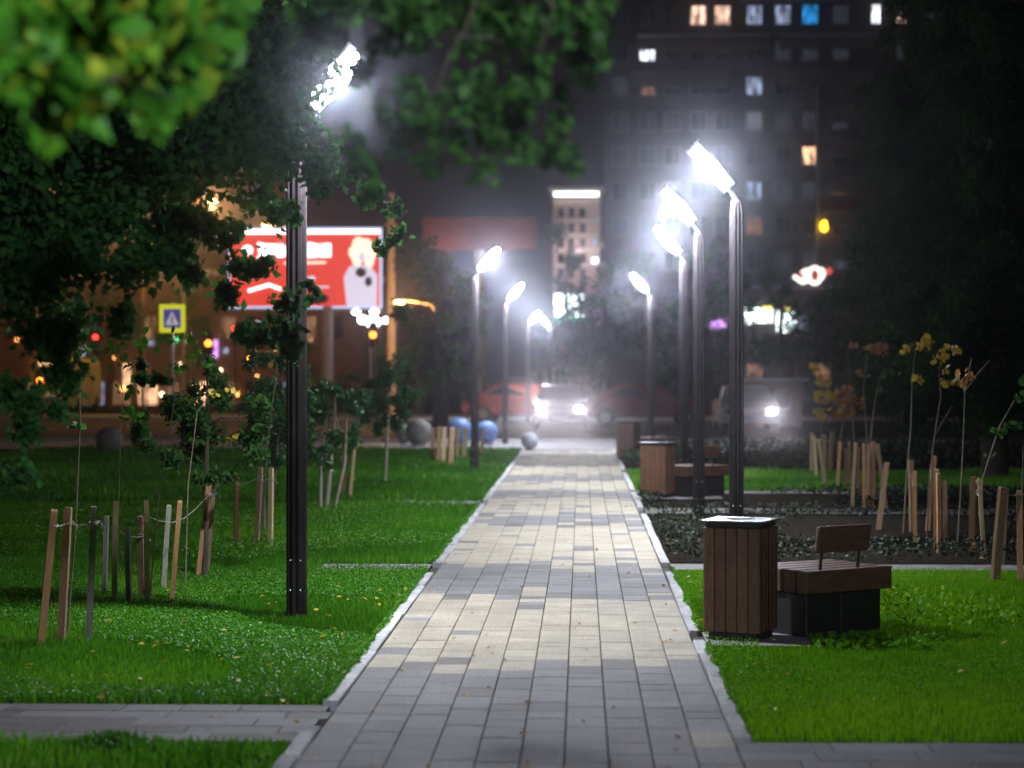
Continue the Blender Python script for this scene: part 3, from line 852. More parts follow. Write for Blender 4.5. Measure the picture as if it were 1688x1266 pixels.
# ------------------------------------------------------------------ trees
def ellip(n, r):
    d = rng.normal(size=(n, 3)); d /= np.linalg.norm(d, axis=1)[:, None]
    return d * (rng.random(n) ** (1 / 2.2))[:, None] * np.array(r)
def tree(name, label, trunk, clumps, leaf, wid, mname, tau=2.2, cat='tree', group=None, limbs=True, bark='bark', depth=1.0, single=0, droop=0.0, cap=60000, limb_r=0.02):
    """clumps: (px, py, Y, r_px[, aspect_z]) ; trunk: list of (Vector, radius)"""
    root = empty(name, trunk[0][0], 0, label, cat, group)
    org = Vector(trunk[0][0])
    mb = MB()
    mb.tube([p - org for p, r in trunk], [r for p, r in trunk], 10)
    Cs = []
    la = 0.5 * leaf * wid * 0.62
    nodes = [(p, r_) for p, r_ in trunk[1:]]
    br = MB()
    clumps = sorted(clumps, key=lambda c_: min((P(c_[0], c_[1], c_[2]) - q_).length for q_, _ in nodes))
    for cl in clumps:
        px, py, Y, rp = cl[:4]; az = cl[4] if len(cl) > 4 else 1.0
        c0 = P(px, py, Y); r = rp * Y / FPX
        n = int(tau * math.pi * r * r * az / la)
        n = max(6, min(n, cap))
        k = max(3, n // 140)                      # twig clusters inside the clump: gaps and uneven outline
        sub = ellip(k, (r, r * depth, r * az))
        rr = r * 0.42
        who = rng.integers(0, k, n)
        pts = sub[who] + rng.normal(size=(n, 3)) * rr * 0.55 * np.array([1, 1, az])
        Cs.append(pts + np.array(c0 - org))
        if limbs:
            # limb from nearest higher-lower spine point
            best = min(nodes, key=lambda s: (s[0] - c0).length)
            b0_, br0 = best
            mid = b0_.lerp(c0, .5) + Vector((random.uniform(-.1, .1), random.uniform(-.1, .1), .15)) * (c0 - b0_).length
            lr = min(br0 * .75, limb_r)
            mb.tube([b0_ - org, mid - org, c0 - org], [lr, lr * .8, lr * .55], 6)
            nodes.append((c0, lr * .6))
            for s_ in sub[:min(k, 10)]:
                br.tube([c0 - org, c0 - org + Vector(s_) * .55 + Vector((0, 0, r * .08)), c0 - org + Vector(s_)], [lr * .3, lr * .2, lr * .1], 4, cap=False)
    mb.build('trunk', M[bark], root)
    if br.v:
        o = br.build('twigs', M[bark], root); o['kind'] = 'stuff'
    C_ = np.concatenate(Cs)
    if single:
        pick = rng.choice(len(C_), min(single, len(C_)), replace=False)
        sel = C_[pick]; C_ = np.delete(C_, pick, 0)
        me = [leaf_shape(leaf * f, wid * f, mname) for f in (.85, 1.0, 1.15)]
        for p in sel:
            o = bpy.data.objects.new('leaf', random.choice(me))
            o.location = p
            o.rotation_euler = (random.uniform(-1.2, 1.2) + 1.9, random.uniform(-.9, .9), random.uniform(0, 6.28))
            put(o, root)
    if len(C_):
        V, F, v = leaf_arrays(C_, leaf, wid, 1.0, droop)
        o = np_mesh('crown', V, F, M[mname], root, var=v); o['kind'] = 'stuff'
    return root
def leaf_shape(l, w, mname):
    """broad pointed leaf with a midrib fold"""
    pr = [(0, 0), (.42, .12), (.52, .38), (.36, .70), (0, 1)]
    vs = []; 
    mid = [(0, t * l, -0.10 * l * math.sin(t * 3)) for t in (0, .12, .38, .70, 1)]
    vs += mid
    for s in (1, -1):
        for (x, t) in pr[1:4]:
            vs.append((s * x * w, t * l, 0.10 * w - 0.12 * l * t * t))
    fs = [(0, 5, 1), (1, 5, 6, 2), (2, 6, 7, 3), (3, 7, 4), (0, 1, 8), (1, 2, 9, 8), (2, 3, 10, 9), (3, 4, 10)]
    mb = MB(); mb.add(vs, fs, True)
    me = mb.build('leaf', M[mname], data_only=True)
    a = me.attributes.new('var', 'FLOAT', 'POINT'); a.data.foreach_set('value', [random.uniform(0, .35)] * len(me.vertices))
    return me

# near overhanging tree, trunk out of frame to the left
nt_ = [(Vector((-3.0, 4.6, 0)), .16), (Vector((-2.95, 4.6, 1.4)), .13), (Vector((-2.7, 4.7, 2.4)), .11), (Vector((-2.3, 4.8, 3.1)), .08), (Vector((-1.6, 4.9, 3.3)), .05), (Vector((-1.1, 5.0, 3.0)), .03)]
ncl = [(40, 40, 4.6, 120), (150, 20, 4.9, 110), (260, 60, 5.2, 90), (60, 170, 4.5, 80), (190, 130, 4.8, 70), (290, 130, 5.3, 50), (110, 200, 4.7, 45), (330, 30, 5.6, 70), (60, 240, 4.5, 24), (-80, 90, 4.5, 120), (300, 175, 5.0, 22), (400, 20, 5.9, 60), (340, 100, 5.4, 45), (235, 190, 5.0, 34), (40, -120, 4.6, 150), (260, -120, 5.0, 130)]
tree('broadleaf_tree', 'out of focus green branch with broad leaves hanging at upper left', nt_, ncl, 0.085, 0.075, 'leaf_near', tau=3.6, single=290, droop=.6, limb_r=.03)
# upper middle branch of another tree, trunk out of frame above the left
ut = [(Vector((-4.4, 8.2, 0)), .2), (Vector((-4.3, 8.2, 2.2)), .17), (Vector((-3.8, 8.1, 3.8)), .13), (Vector((-2.4, 8.0, 4.3)), .09), (Vector((-1.0, 7.8, 3.7)), .05), (Vector((-0.4, 7.7, 3.25)), .03)]
ucl = [(660, 30, 7.6, 80), (760, 60, 7.8, 90), (720, 150, 7.8, 80), (800, 170, 7.9, 70), (860, 110, 8.0, 60), (680, 200, 7.8, 50), (790, 250, 8.0, 55), (700, 260, 8.0, 55), (880, 240, 8.2, 45), (920, 30, 7.6, 60), (980, 60, 7.7, 42), (885, 125, 7.0, 28), (510, 20, 8.0, 70), (590, 0, 8.0, 50), (640, 60, 8.2, 40), (915, 262, 8.4, 46), (830, 230, 8.2, 50), (600, 270, 8.0, 45), (960, 110, 7.9, 40), (990, 30, 7.6, 46), (900, 190, 8.2, 45), (600, 110, 8.4, 40), (850, -60, 7.6, 140), (620, -80, 7.6, 140)]
ut = [(Vector((p.x * .9, p.y * .8, p.z * .93)), q_) for p, q_ in ut]
ucl = [(a_, b_, c_ * .78, d_) for a_, b_, c_, d_ in ucl]
tree('broadleaf_tree', 'dark green overhanging branches across the upper middle', ut, ucl, 0.052, 0.042, 'leaf_mid', tau=1.6, droop=.5, limb_r=.02)
# big dark mass on the left
mt = [(Vector((-4.6, 11.6, 0)), .24), (Vector((-4.5, 11.6, 2.0)), .2), (Vector((-4.2, 11.5, 3.4)), .16), (Vector((-3.2, 11.4, 4.1)), .11), (Vector((-2.2, 11.3, 4.0)), .06)]
mcl = [(30, 330, 11, 130), (160, 300, 11.3, 120), (280, 280, 11.5, 120), (400, 250, 11.8, 100), (430, 120, 12, 100), (330, 160, 11.6, 120), (470, 40, 12, 90), (400, 60, 12, 90), (480, 210, 12.5, 70), (510, 240, 12.6, 50), (560, 290, 12.0, 50), (620, 330, 12.2, 34), (40, 470, 10.8, 100), (130, 430, 11, 90), (230, 410, 11.3, 75), (330, 380, 11.4, 55), (60, 590, 10.6, 70), (20, 700, 10.5, 60), (120, 560, 10.7, 40), (350, 470, 11.4, 45), (420, 440, 11.6, 42), (450, 520, 11.5, 50), (500, 550, 11.7, 40), (400, 540, 11.5, 35), (-90, 400, 11, 150), (10, 790, 10.6, 40), (200, 520, 10.9, 40), (250, 610, 10.8, 26), (470, 350, 12.0, 30), (640, 400, 12.6, 26), (520, 480, 12.0, 20), (200, 180, 11.2, 130), (60, 200, 11, 130), (100, 660, 10.6, 32), (380, 390, 11.8, 20)]
tree('broadleaf_tree', 'large dark leafy tree filling the left side over the lawn', mt, mcl, 0.062, 0.048, 'leaf_dark', tau=2.8, droop=.7, depth=1.6, limb_r=.012)

# larches at right
def conifer(label, px, Y, top_py, base_py, halfw_px, tau, mname='needle', n_lv=13, leaf=.17, wid=.035):
    b = P(px, 618, Y); b.z = 0
    H = P(px, top_py, Y).z
    z0 = P(px, base_py, Y).z
    root = empty('conifer', b, 0, label, 'tree', None)
    MB().tube([(0, 0, 0), (0.03, 0, H * .5), (0, 0, H)], [.22, .13, .02], 10).build('trunk', M['bark'], root)
    hw = halfw_px * Y / FPX
    C = []; br = MB()
    for i in range(n_lv):
        t = i / (n_lv - 1)
        z = z0 + (H - z0) * t
        rr = hw * (1 - t * .80) * random.uniform(.8, 1.15)
        for k in range(9):
            a = random.uniform(0, 6.28); L = rr * random.uniform(.65, 1.15)
            zz = z + random.uniform(-.3, .3)
            p0 = Vector((0, 0, zz)); p1 = Vector((math.cos(a) * L * .5, math.sin(a) * L * .5, zz + .10 * L)); p2 = Vector((math.cos(a) * L, math.sin(a) * L, zz - .18 * L))
            br.tube([p0, p1, p2], [.03, .02, .006], 4, cap=False)
            n = int(tau * L * 170)
            s = rng.random(n) ** .7
            q = np.where(s[:, None] < .5, np.array(p0) + (np.array(p1) - np.array(p0)) * (s[:, None] * 2), np.array(p1) + (np.array(p2) - np.array(p1)) * ((s[:, None] - .5) * 2))
            sp = rng.normal(size=(n, 3)) * np.array([.16, .16, .06]) * (0.5 + L * .35)
            q = q + sp
            q[:, 2] -= rng.random(n) ** 2 * .55      # hanging twigs
            C.append(q)
    o = br.build('branches', M['bark'], root); o['kind'] = 'stuff'
    C_ = np.concatenate(C)
    V, F, v = leaf_arrays(C_, leaf, wid, 1.0, 1.2)
    o = np_mesh('crown', V, F, M[mname], root, var=v); o['kind'] = 'stuff'
conifer('largest dark larch with drooping branches at the right edge', 1640, 33, -560, 660, 230, 3.0)
conifer('dark larch behind the largest one, left of it', 1500, 46, -220, 610, 120, 2.4)
conifer('dark larch beyond the right bed, far right edge', 1760, 42, -300, 640, 200, 2.2)

def far_tree(label, px, Y, cl, leaf, tau, mname='leaf_dark', group=None, tr=.2, bark='bark'):
    b = P(px, 618, Y); b.z = -0.05
    top = min(c_[1] for c_ in cl)
    H = P(px, top, Y).z
    tree('broadleaf_tree', label, [(b, tr), (b + Vector((.1, 0, H * .35)), tr * .8), (b + Vector((-.1, 0, H * .6)), tr * .55), (b + Vector((0, 0, H * .85)), tr * .25)], [(a, c2, Y + random.uniform(-1.2, 1.2), r) + tuple(rest_) for a, c2, r, *rest_ in cl], leaf, leaf * .75, mname, tau=tau, group=group, cap=9000, bark=bark, limb_r=.04)
GT = 'dark trees across the street'
far_tree('dark tree with leaning trunk left of the second left lamp', 725, 62, [(700, 470, 50), (740, 440, 45), (770, 500, 40), (690, 530, 40), (735, 560, 40), (715, 620, 34, .8), (760, 620, 26), (780, 660, 20), (700, 420, 34)], .16, 1.5, tr=.26)
far_tree('broad dark tree behind the two headlights', 1000, 96, [(960, 560, 60), (1010, 520, 60), (1050, 560, 55), (990, 610, 50), (930, 600, 40), (1060, 620, 40), (1000, 470, 34), (1040, 440, 40), (900, 620, 30)], .24, 1.5, group=GT)
far_tree('dark tree rising between the right lamp posts', 1170, 98, [(1160, 560, 60), (1200, 510, 45), (1150, 490, 45), (1200, 600, 55), (1120, 600, 45), (1180, 640, 40), (1170, 440, 34)], .24, 1.5, group=GT)
far_tree('dark tree just right of the nearest right lamp post', 1290, 92, [(1260, 590, 50), (1310, 580, 55), (1370, 590, 50), (1290, 480, 26), (1340, 520, 40), (1400, 540, 55), (1240, 480, 28), (1390, 470, 40), (1340, 630, 40), (1290, 640, 36), (1220, 440, 26), (1430, 450, 50)], .24, 1.5, group=GT)
far_tree('pale lit thin tree in front of the narrow tower', 935, 120, [(930, 375, 32), (940, 430, 34), (960, 480, 24), (920, 470, 20), (975, 520, 28), (900, 560, 26), (935, 560, 24)], .26, .8, group=GT)
far_tree('orange lit tree behind the crossing sign', 300, 100, [(300, 480, 50), (340, 520, 40), (260, 520, 40), (320, 580, 40), (370, 480, 34), (240, 450, 34)], .24, .8, mname='leaf_mid', group=GT)
far_tree('orange lit tree at the left end of the street', 180, 104, [(170, 470, 55), (220, 520, 40), (120, 510, 40), (180, 570, 30), (90, 460, 40)], .24, .8, mname='leaf_mid', group=GT)
far_tree('dim bush tree beside the orange concrete pole', 690, 88, [(660, 640, 34), (690, 600, 34), (650, 580, 26), (700, 650, 24)], .2, 1.3, group=GT)
far_tree('dark round tree beneath the large billboard', 520, 94, [(500, 600, 34), (540, 640, 34), (470, 640, 34), (570, 610, 26)], .22, 1.1, group=GT)

# small trees in the left lawn
def small_tree(label, base_px, base_py, cl, leaf, tau, mname, bark='bark', stems=((0, 0),), tr=.03, cat='small tree'):
    b = G(base_px, base_py); Y = b.y
    ys = min(c_[1] for c_ in cl)
    cx = sum(c_[0] for c_ in cl) / len(cl); cyy = sum(c_[1] for c_ in cl) / len(cl)
    mid = P((base_px + cx) / 2, (base_py + cyy) / 2, Y); topv = P(cx, ys + 10, Y)
    cen = P(cx, cyy, Y)
    r = tree('young_tree', label, [(b, tr), (mid, tr * .85), (cen, tr * .6), (topv, tr * .2)], [(a, c2, Y + random.uniform(-.25, .25), rr) for a, c2, rr in cl], leaf, leaf * .62, mname, tau=tau, cat=cat, bark=bark, limb_r=.018)
    for dx, dy in stems[1:]:
        mb = MB(); e = P(cx + dx * 1.6, cyy, Y) - b
        mb.tube([Vector((dx * Y / FPX, dy, 0)), e * .5 + Vector((dx * Y / FPX, dy, 0)), e], [tr * .8, tr * .7, tr * .3], 8)
        mb.build('stem', M[bark], r)
small_tree('small dark green tree tied to brown stakes left of the near lamp post', 338, 955, [(350, 640, 36), (310, 690, 42), (390, 690, 40), (350, 730, 48), (300, 740, 36), (400, 745, 36), (345, 775, 26), (255, 715, 30), (430, 720, 22), (350, 600, 22), (230, 700, 18), (280, 660, 30), (420, 660, 26), (370, 790, 22)], .06, 2.2, 'leaf_dark', tr=.026)
small_tree('leafy young tree directly behind the near lamp shaft', 445, 880, [(455, 600, 26), (440, 640, 34), (470, 670, 36), (430, 690, 34), (460, 720, 34), (440, 750, 30), (500, 640, 30), (505, 700, 26), (480, 560, 20), (425, 590, 20), (495, 600, 24)], .06, 2.0, 'leaf_young', tr=.02)
small_tree('bright leaved young tree right of the near lamp shaft', 537, 842, [(550, 640, 24), (535, 680, 32), (570, 660, 26), (525, 720, 30), (560, 710, 30), (580, 690, 20), (540, 750, 22), (590, 655, 20), (520, 650, 22)], .075, 2.0, 'leaf_young', bark='birch', stems=((0, 0), (12, .1), (-8, -.1)), tr=.035)
small_tree('thin dark leaved young tree left of the orange pole', 634, 795, [(620, 660, 26), (645, 640, 24), (665, 610, 20), (630, 690, 26), (655, 680, 24), (600, 670, 20), (680, 640, 18), (610, 640, 18), (655, 590, 16), (670, 665, 24), (640, 610, 20)], .085, 1.7, 'leaf_dark', bark='birch', tr=.03)
small_tree('low yellow leaved shoot beside the pale stake', 571, 820, [(580, 712, 12), (584, 735, 9), (572, 760, 8), (575, 785, 7), (568, 740, 8)], .07, 1.5, 'leaf_yellow', tr=.010)

# saplings with thin stems and few leaves
def sapling(label, stem_px, clusters, base_Y, mname, nleaf=9, leaf=.075, sr=.009, branches=()):
    base_ = P(*stem_px[0], base_Y); base_.z = 0
    root = empty('sapling', base_, 0, label, 'sapling', 'thin saplings tied to stakes')
    pts = [P(x, y, base_Y) - base_ for x, y in stem_px]; pts[0] = Vector((0, 0, -.03))
    n = len(pts)
    MB().tube(pts, [sr * (1 - .65 * i / (n - 1)) for i in range(n)], 6).build('stem', M['sap'], root)
    for x0, y0, x1, y1 in branches:
        MB().tube([P(x0, y0, base_Y) - base_, P(x1, y1, base_Y + .1) - base_], [sr * .5, sr * .25], 5).build('branch', M['sap'], root)
    me = [leaf_shape(leaf * f, leaf * f * .9, mname) for f in (.8, 1, 1.2)]
    for (cx, cy, rp) in clusters:
        c0 = P(cx, cy, base_Y) - base_; r = rp * base_Y / FPX
        for k in range(max(3, int(nleaf * rp / 14))):
            o = bpy.data.objects.new('leaf', random.choice(me))
            d = Vector((random.gauss(0, .5), random.gauss(0, .5), random.gauss(0, .42))) * r
            o.location = c0 + d
            o.rotation_euler = (random.uniform(-1.2, 1.2) + 1.6, random.uniform(-1, 1), random.uniform(0, 6.28))
            put(o, root)
Q = lambda a, b: (1300 + a * .3477, 540 + b * .3477)
def ZQ(pts): return [Q(a, b) for a, b in pts]
def ZC(cl): return [(*Q(a, b), r * .3477) for a, b, r in cl]
sapling('yellow leaved sapling in the far right clump', ZQ([(160, 720), (155, 480), (150, 200)]), ZC([(160, 255, 40), (150, 330, 34), (200, 335, 40), (180, 415, 42), (125, 205, 18)]), 33, 'leaf_yellow', 13, .11, .014)
sapling('orange leaved sapling beside the yellow one', ZQ([(240, 740), (245, 520), (285, 330)]), ZC([(275, 330, 48), (300, 360, 45), (265, 385, 40), (235, 420, 26)]), 33, 'leaf_orange', 15, .11, .014)
sapling('bare stemmed tall sapling with a few grey leaves at its tip', ZQ([(312, 760), (310, 520), (292, 280), (280, 100)]), ZC([(315, 95, 16)]), 29, 'leaf_pink', 6, .08, .011)
sapling('tall sapling topped by a pink brown tuft', ZQ([(368, 800), (372, 530), (355, 300), (368, 130)]), ZC([(380, 105, 30), (420, 105, 42), (345, 230, 14)]), 28, 'leaf_pink', 12, .09, .012)
sapling('leaning sapling with small pale green leaves', ZQ([(385, 820), (388, 530), (410, 340), (435, 225)]), ZC([(450, 230, 26), (490, 215, 34), (430, 300, 18)]), 27, 'leaf_mid', 8, .08, .012)
sapling('tall curved sapling with two yellow leaf tufts', ZQ([(543, 955), (560, 700), (580, 470), (585, 260), (603, 95)]), ZC([(565, 115, 20), (625, 90, 34), (665, 82, 30), (608, 248, 30)]), 22.5, 'leaf_yellow', 12, .07, .010)
sapling('sapling with a large yellow tuft and orange leaves', ZQ([(655, 960), (668, 700), (700, 460), (722, 330), (712, 180)]), ZC([(728, 152, 38), (780, 115, 34), (745, 215, 16), (748, 275, 24), (785, 268, 20)]), 22, 'leaf_yellow', 12, .07, .010, branches=[Q(690, 520) + Q(775, 370)])
sapling('straight sapling forking near the top with orange leaves', ZQ([(797, 1070), (818, 760), (830, 500), (836, 300)]), ZC([(830, 225, 30), (862, 250, 28), (810, 270, 20)]), 19.6, 'leaf_orange', 9, .06, .010, branches=[Q(836, 300) + Q(805, 240), Q(836, 300) + Q(880, 245), Q(836, 300) + Q(867, 145), Q(870, 250) + Q(952, 155)])
sapling('leaning sapling at the right edge with green yellow leaves', ZQ([(915, 1080), (920, 720), (960, 590), (1000, 470), (1070, 345)]), ZC([(1105, 270, 26), (1100, 340, 34), (985, 490, 22), (1010, 520, 20), (1045, 468, 22), (1080, 475, 20), (955, 610, 14)]), 19.4, 'leaf_mid', 10, .06, .010, branches=[Q(1000, 480) + Q(1080, 470)])
sapling('bare dark sapling against the right edge', ZQ([(1103, 1150), (1108, 760), (1112, 560)]), [], 17.6, 'leaf_mid', 3, .06, .009)
sapling('thin dark sapling between the left trio of stakes', [(110, 1057), (125, 860), (132, 690), (128, 560)], [(128, 700, 14), (120, 620, 18), (140, 580, 16)], 13.2, 'leaf_dark', 7, .05, .007)
sapling('pale stemmed sapling behind the left stakes', [(192, 998), (195, 830), (199, 700), (203, 640)], [(210, 650, 22), (200, 600, 24), (235, 570, 24), (190, 575, 20), (215, 690, 18)], 15.2, 'leaf_near', 9, .05, .007)
sapling('leaning pale sapling crossing the small dark tree', [(245, 1003), (262, 810), (278, 720), (291, 640)], [(300, 610, 24), (310, 560, 20), (280, 560, 20), (330, 590, 20)], 15.0, 'leaf_near', 7, .05, .006)
sapling('long leaning sapling stem just left of the near lamp shaft', [(430, 900), (440, 740), (455, 620), (462, 540)], [(425, 545, 10), (418, 575, 10), (448, 602, 6)], 20.2, 'leaf_orange', 6, .05, .008)
sapling('thin sapling with yellow leaves over the dark tree', [(305, 960), (310, 800), (325, 680), (345, 650)], [(350, 652, 12), (378, 648, 12), (385, 725, 10)], 16.0, 'leaf_yellow', 5, .05, .006)

# ------------------------------------------------------------------ bollard balls
def ball(px, py_c, r_px, Y, mname, label):
    r = r_px * Y / FPX
    b = P(px, 618, Y)
    root = empty('ball_bollard', (b.x, Y, 0), 0, label, 'bollard', 'concrete ball bollards by the far pavement')
    MB().sphere((0, 0, r * .96 + .03), r, 20, 12).build('ball', M[mname], root)
    MB().lathe([(r * .55, -.02), (r * .5, .05), (r * .42, .08), (0.0, .08)], n=16).build('base', M['ball_g'], root)
ball(873, 727, 14, 46.6, 'ball', 'pale grey ball bollard left of the path end')
ball(757, 712, 22, 50.0, 'ball_lit_b', 'large ball bollard tinted as lit blue behind the far stakes')
ball(802, 722, 19, 50.5, 'ball_lit_b', 'ball bollard tinted as lit blue right of the second lamp post')
ball(690, 735, 22, 49.5, 'ball_g', 'grey ball bollard left of the blue lit balls')
ball(668, 738, 15, 51.0, 'ball_g', 'dim ball bollard below the orange pole')
ball(180, 735, 22, 44.0, 'ball_g', 'brownish ball bollard behind the pale sapling')
ball(232, 738, 18, 47.0, 'ball_g', 'dull ball bollard left of the small dark tree')

# ------------------------------------------------------------------ vehicles
def car(label, loc, rz, paint, lit=True, cat='car', scale=1.0, sides=(0, 1), name='parked_car', wl='rear'):
    root = empty(name, loc, rz, label, cat, None)
    # car length along local y, front at -y ; profile in (y,z)
    prof = [(-2.15, .32), (-2.2, .55), (-2.12, .78), (-1.15, .93), (-.45, 1.38), (.75, 1.42), (1.5, 1.02), (2.1, .95), (2.18, .55), (2.1, .32)]
    mb = MB(); n = len(prof)
    xs = [(-.86, .0), (-.80, .0), (.80, .0), (.86, .0)]
    vs = []
    for sx in (-1, 1):
        for inner in (0, 1):
            for y, z in prof:
                w = .88 if z < 1.0 else .66
                vs.append((sx * (w - (.05 if inner else 0)) , y, z + (.03 if inner and z > .5 else 0)))
    # order: left outer, left inner, right outer, right inner
    seq = [0, 1, 3, 2]
    fs = []
    for a, b in zip(seq[:-1], seq[1:]):
        for i in range(n):
            j = (i + 1) % n
            fs.append((a * n + i, a * n + j, b * n + j, b * n + i))
    fs.append(tuple(range(n))); fs.append(tuple(range(2 * n, 3 * n))[::-1])
    mb.add(vs, fs); mb.build('body', M[paint], root)
    MB().add([(-.60, -1.10, .985), (.60, -1.10, .985), (.54, -.50, 1.37), (-.54, -.50, 1.37)], [(0, 1, 2, 3)]).build('windscreen', M['glass'], root)
    for sx in (-1, 1):
        MB().add([(sx * .80, -.95, .99), (sx * .80, 1.25, 1.06), (sx * .69, .72, 1.36), (sx * .69, -.42, 1.34)], [(0, 1, 2, 3)]).build('side_window', M['glass'], root)
    for sx in (-1, 1):
        for y in (-1.35, 1.35):
            w = MB().tube([(sx * .72, y, .32), (sx * .89, y, .32)], .32, 16).build('wheel', M['tyre'], root)
            MB().tube([(sx * .88, y, .32), (sx * .897, y, .32)], .20, 12).build('rim', M['rim'], w)
    for sx in (-1, 1):
        on = lit and (sx in sides)
        MB().sphere((sx * .62, -2.15, .66), .13, 10, 6, (1.1, .5, .75)).build('headlight', M['e_head'] if on else M['glass'], root)
    MB().bevbox((0, -2.2, .60), (.75, .05, .13), .01).build('grille', M['black'], root)
    MB().bevbox((0, -2.2, .40), (.52, .03, .11), .004).build('number_plate', M['slab'], root)
    return root
hy = 66
cl_ = P(893, 683, hy); cr_ = P(954, 683, hy)
cxm = (cl_.x + cr_.x) / 2
mc = car('oncoming dark car with both headlights glaring at the path end', (cxm, hy + 2.15, -.07), 0, 'car_dark', True, sides=(-1, 1), name='oncoming_car')
def beam(root, loc, e, col=(1, .9, .9), cone=70, to=(0, -1, -.02)):
    ld = bpy.data.lights.new('headlight_beam', 'SPOT'); ld.energy = e; ld.color = col; ld.spot_size = R(cone); ld.spot_blend = .8; ld.shadow_soft_size = .05
    o = bpy.data.objects.new('headlight_bulb', ld); o.location = loc
    o.rotation_mode = 'QUATERNION'; o.rotation_quaternion = Vector(to).to_track_quat('-Z', 'Y')
    put(o, root)
beam(mc, (-.62, -2.32, .66), 560, cone=20, to=(0.01, -1, .012)); beam(mc, (.62, -2.32, .66), 360, cone=20, to=(0.01, -1, .012))
c2 = P(1272, 700, 62)
rc = car('car facing the park on the right with one headlight lit', (c2.x - .62, 62 + 2.15, -.07), 0, 'car_silver', True, sides=(1,), name='oncoming_car')
beam(rc, (.62, -2.32, .66), 200, cone=20, to=(-.1, -1, .012))
car('dark red car parked side on, right of the oncoming car', (P(1062, 690, 72).x, 72, -.07), R(90), 'car_red', False)
car('dim red car on the left behind the far lamp posts', (P(862, 690, 78).x, 78, -.07), R(80), 'car_red', False)
car('dark car parked side on beneath the billboard', (P(560, 690, 82).x, 82, .02), R(90), 'car_dark', False)
lc = car('silver car at the far left edge', (P(20, 690, 84).x, 84, .02), R(70), 'car_silver', False)
tl = MB().sphere((0, 0, 0), .16, 10, 6).build('tail_light', M['e_red'], lc)
tl.location = (-.55, 2.1, .75)

def minibus(label, px, Y, paint):
    b = P(px, 618, Y)
    root = empty('minibus', (b.x, Y, .02), R(0), label, 'minibus')
    prof = [(-.95, .35), (-.98, 1.2), (-.9, 2.2), (-.75, 2.42), (.75, 2.42), (.9, 2.2), (.98, 1.2), (.95, .35)]
    MB().prism(prof, -2.6, 2.6).build('body', M[paint], root)
    MB().add([(-.80, -2.62, 1.25), (.80, -2.62, 1.25), (.74, -2.62, 2.05), (-.74, -2.62, 2.05)], [(0, 1, 2, 3)]).build('windscreen', M['glass'], root)
    MB().add([(-.6, -2.61, 2.1), (.6, -2.61, 2.1), (.6, -2.61, 2.32), (-.6, -2.61, 2.32)], [(0, 1, 2, 3)]).build('destination_board', M['e_warm'], root)
    for sx in (-1, 1):
        for y in (-1.7, 1.7):
            MB().tube([(sx * .78, y, .36), (sx * .97, y, .36)], .36, 14).build('wheel', M['tyre'], root)
        MB().sphere((sx * .72, -2.6, .75), .12, 8, 5, (1, .4, .8)).build('headlight', M['wframe'], root)
minibus('yellow minibus with an orange lit board on the left street', 110, 92, 'car_yellow')

# ------------------------------------------------------------------ poles, lamps and signals in the background
def sodium(label, px, py, Y, energy=1500, lean=1, lit='e_sodium', col=(1.0, .50, .16)):
    p = P(px, py, Y)
    bx = p.x - 1.3 * lean
    root = empty('street_lamp', (bx, Y, 0), 0, label, 'street lamp', 'tall orange street lamps across the street')
    z = p.z
    MB().tube([(0, 0, 0), (0, 0, z * .6), (0, 0, z - .5), (.25 * lean, 0, z - .08), (1.2 * lean, 0, z + .06)], [.11, .08, .06, .045, .035], 8).build('pole', M['concrete'], root)
    h = MB().bevbox((1.3 * lean, 0, z + .06), (.62, .24, .12), .03).build('lamp_head', M['housing'], root)
    MB().sphere((1.3 * lean, 0, z), .15, 10, 6, (1.5, .8, .6)).build('lens', M[lit], h)
    if energy:
        ld = bpy.data.lights.new('sodium_light', 'POINT'); ld.energy = energy; ld.color = col; ld.shadow_soft_size = .15
        o = bpy.data.objects.new('bulb', ld); o.location = (1.3 * lean, -.1, z - .28); put(o, root)
sodium('orange street lamp glowing through leaves at far left', 110, 355, 88, 900)
sodium('orange street lamp glowing through leaves above the crossing sign', 350, 331, 92, 900)
sodium('small orange street lamp low between leaves', 274, 400, 112, 900)
sodium('orange street lamp just above the billboard', 440, 370, 100, 350, -1)
sodium('small orange street lamp right of the concrete pole', 660, 497, 70, 900, -1)
sodium('tiny orange street lamp highest on the left', 286, 322, 130, 0)

cp = P(645, 600, 74)
cpr = empty('concrete_pole', (cp.x, 74, 0), 0, 'tall orange lit concrete pole right of the billboard', 'pole')
zt = P(645, 318, 74).z
MB().tube([(0, 0, 0), (0, 0, zt)], [.17, .13], 12).build('shaft', M['concrete'], cpr)
MB().bevbox((0, -.05, zt * .86), (.5, .12, .08), .01).build('crossarm', M['concrete'], cpr)

def signal(label, px, py, Y, lit, n=3):
    p = P(px, py, Y)
    root = empty('traffic_light', (p.x, Y, 0), 0, label, 'traffic light')
    MB().tube([(0, .12, 0), (0, .12, p.z + .6)], .05, 8).build('pole', M['pole'], root)
    MB().bevbox((0, .02, p.z), (.34, .18, .95), .03).build('housing', M['black'], root)
    pos = {'e_red': .29, 'e_amber': 0, 'e_orange': 0, 'e_green': -.29}[lit]
    for dz in (.29, 0, -.29):
        on = abs(dz - pos) < .01
        MB().tube([(0, -.07, p.z + dz), (0, -.11, p.z + dz)], .12, 12).build('lens', M[lit] if on else M['glass'], root)
signal('traffic light showing orange under the billboard', 615, 552, 78, 'e_orange')
signal('traffic light showing orange beside the crossing sign', 344, 566, 80, 'e_orange')
signal('traffic light showing amber left of the near lamp shaft', 413, 593, 80, 'e_amber')
signal('small red traffic light near the amber one', 387, 552, 96, 'e_red')
signal('red traffic light among leaves at far left', 158, 566, 96, 'e_red')
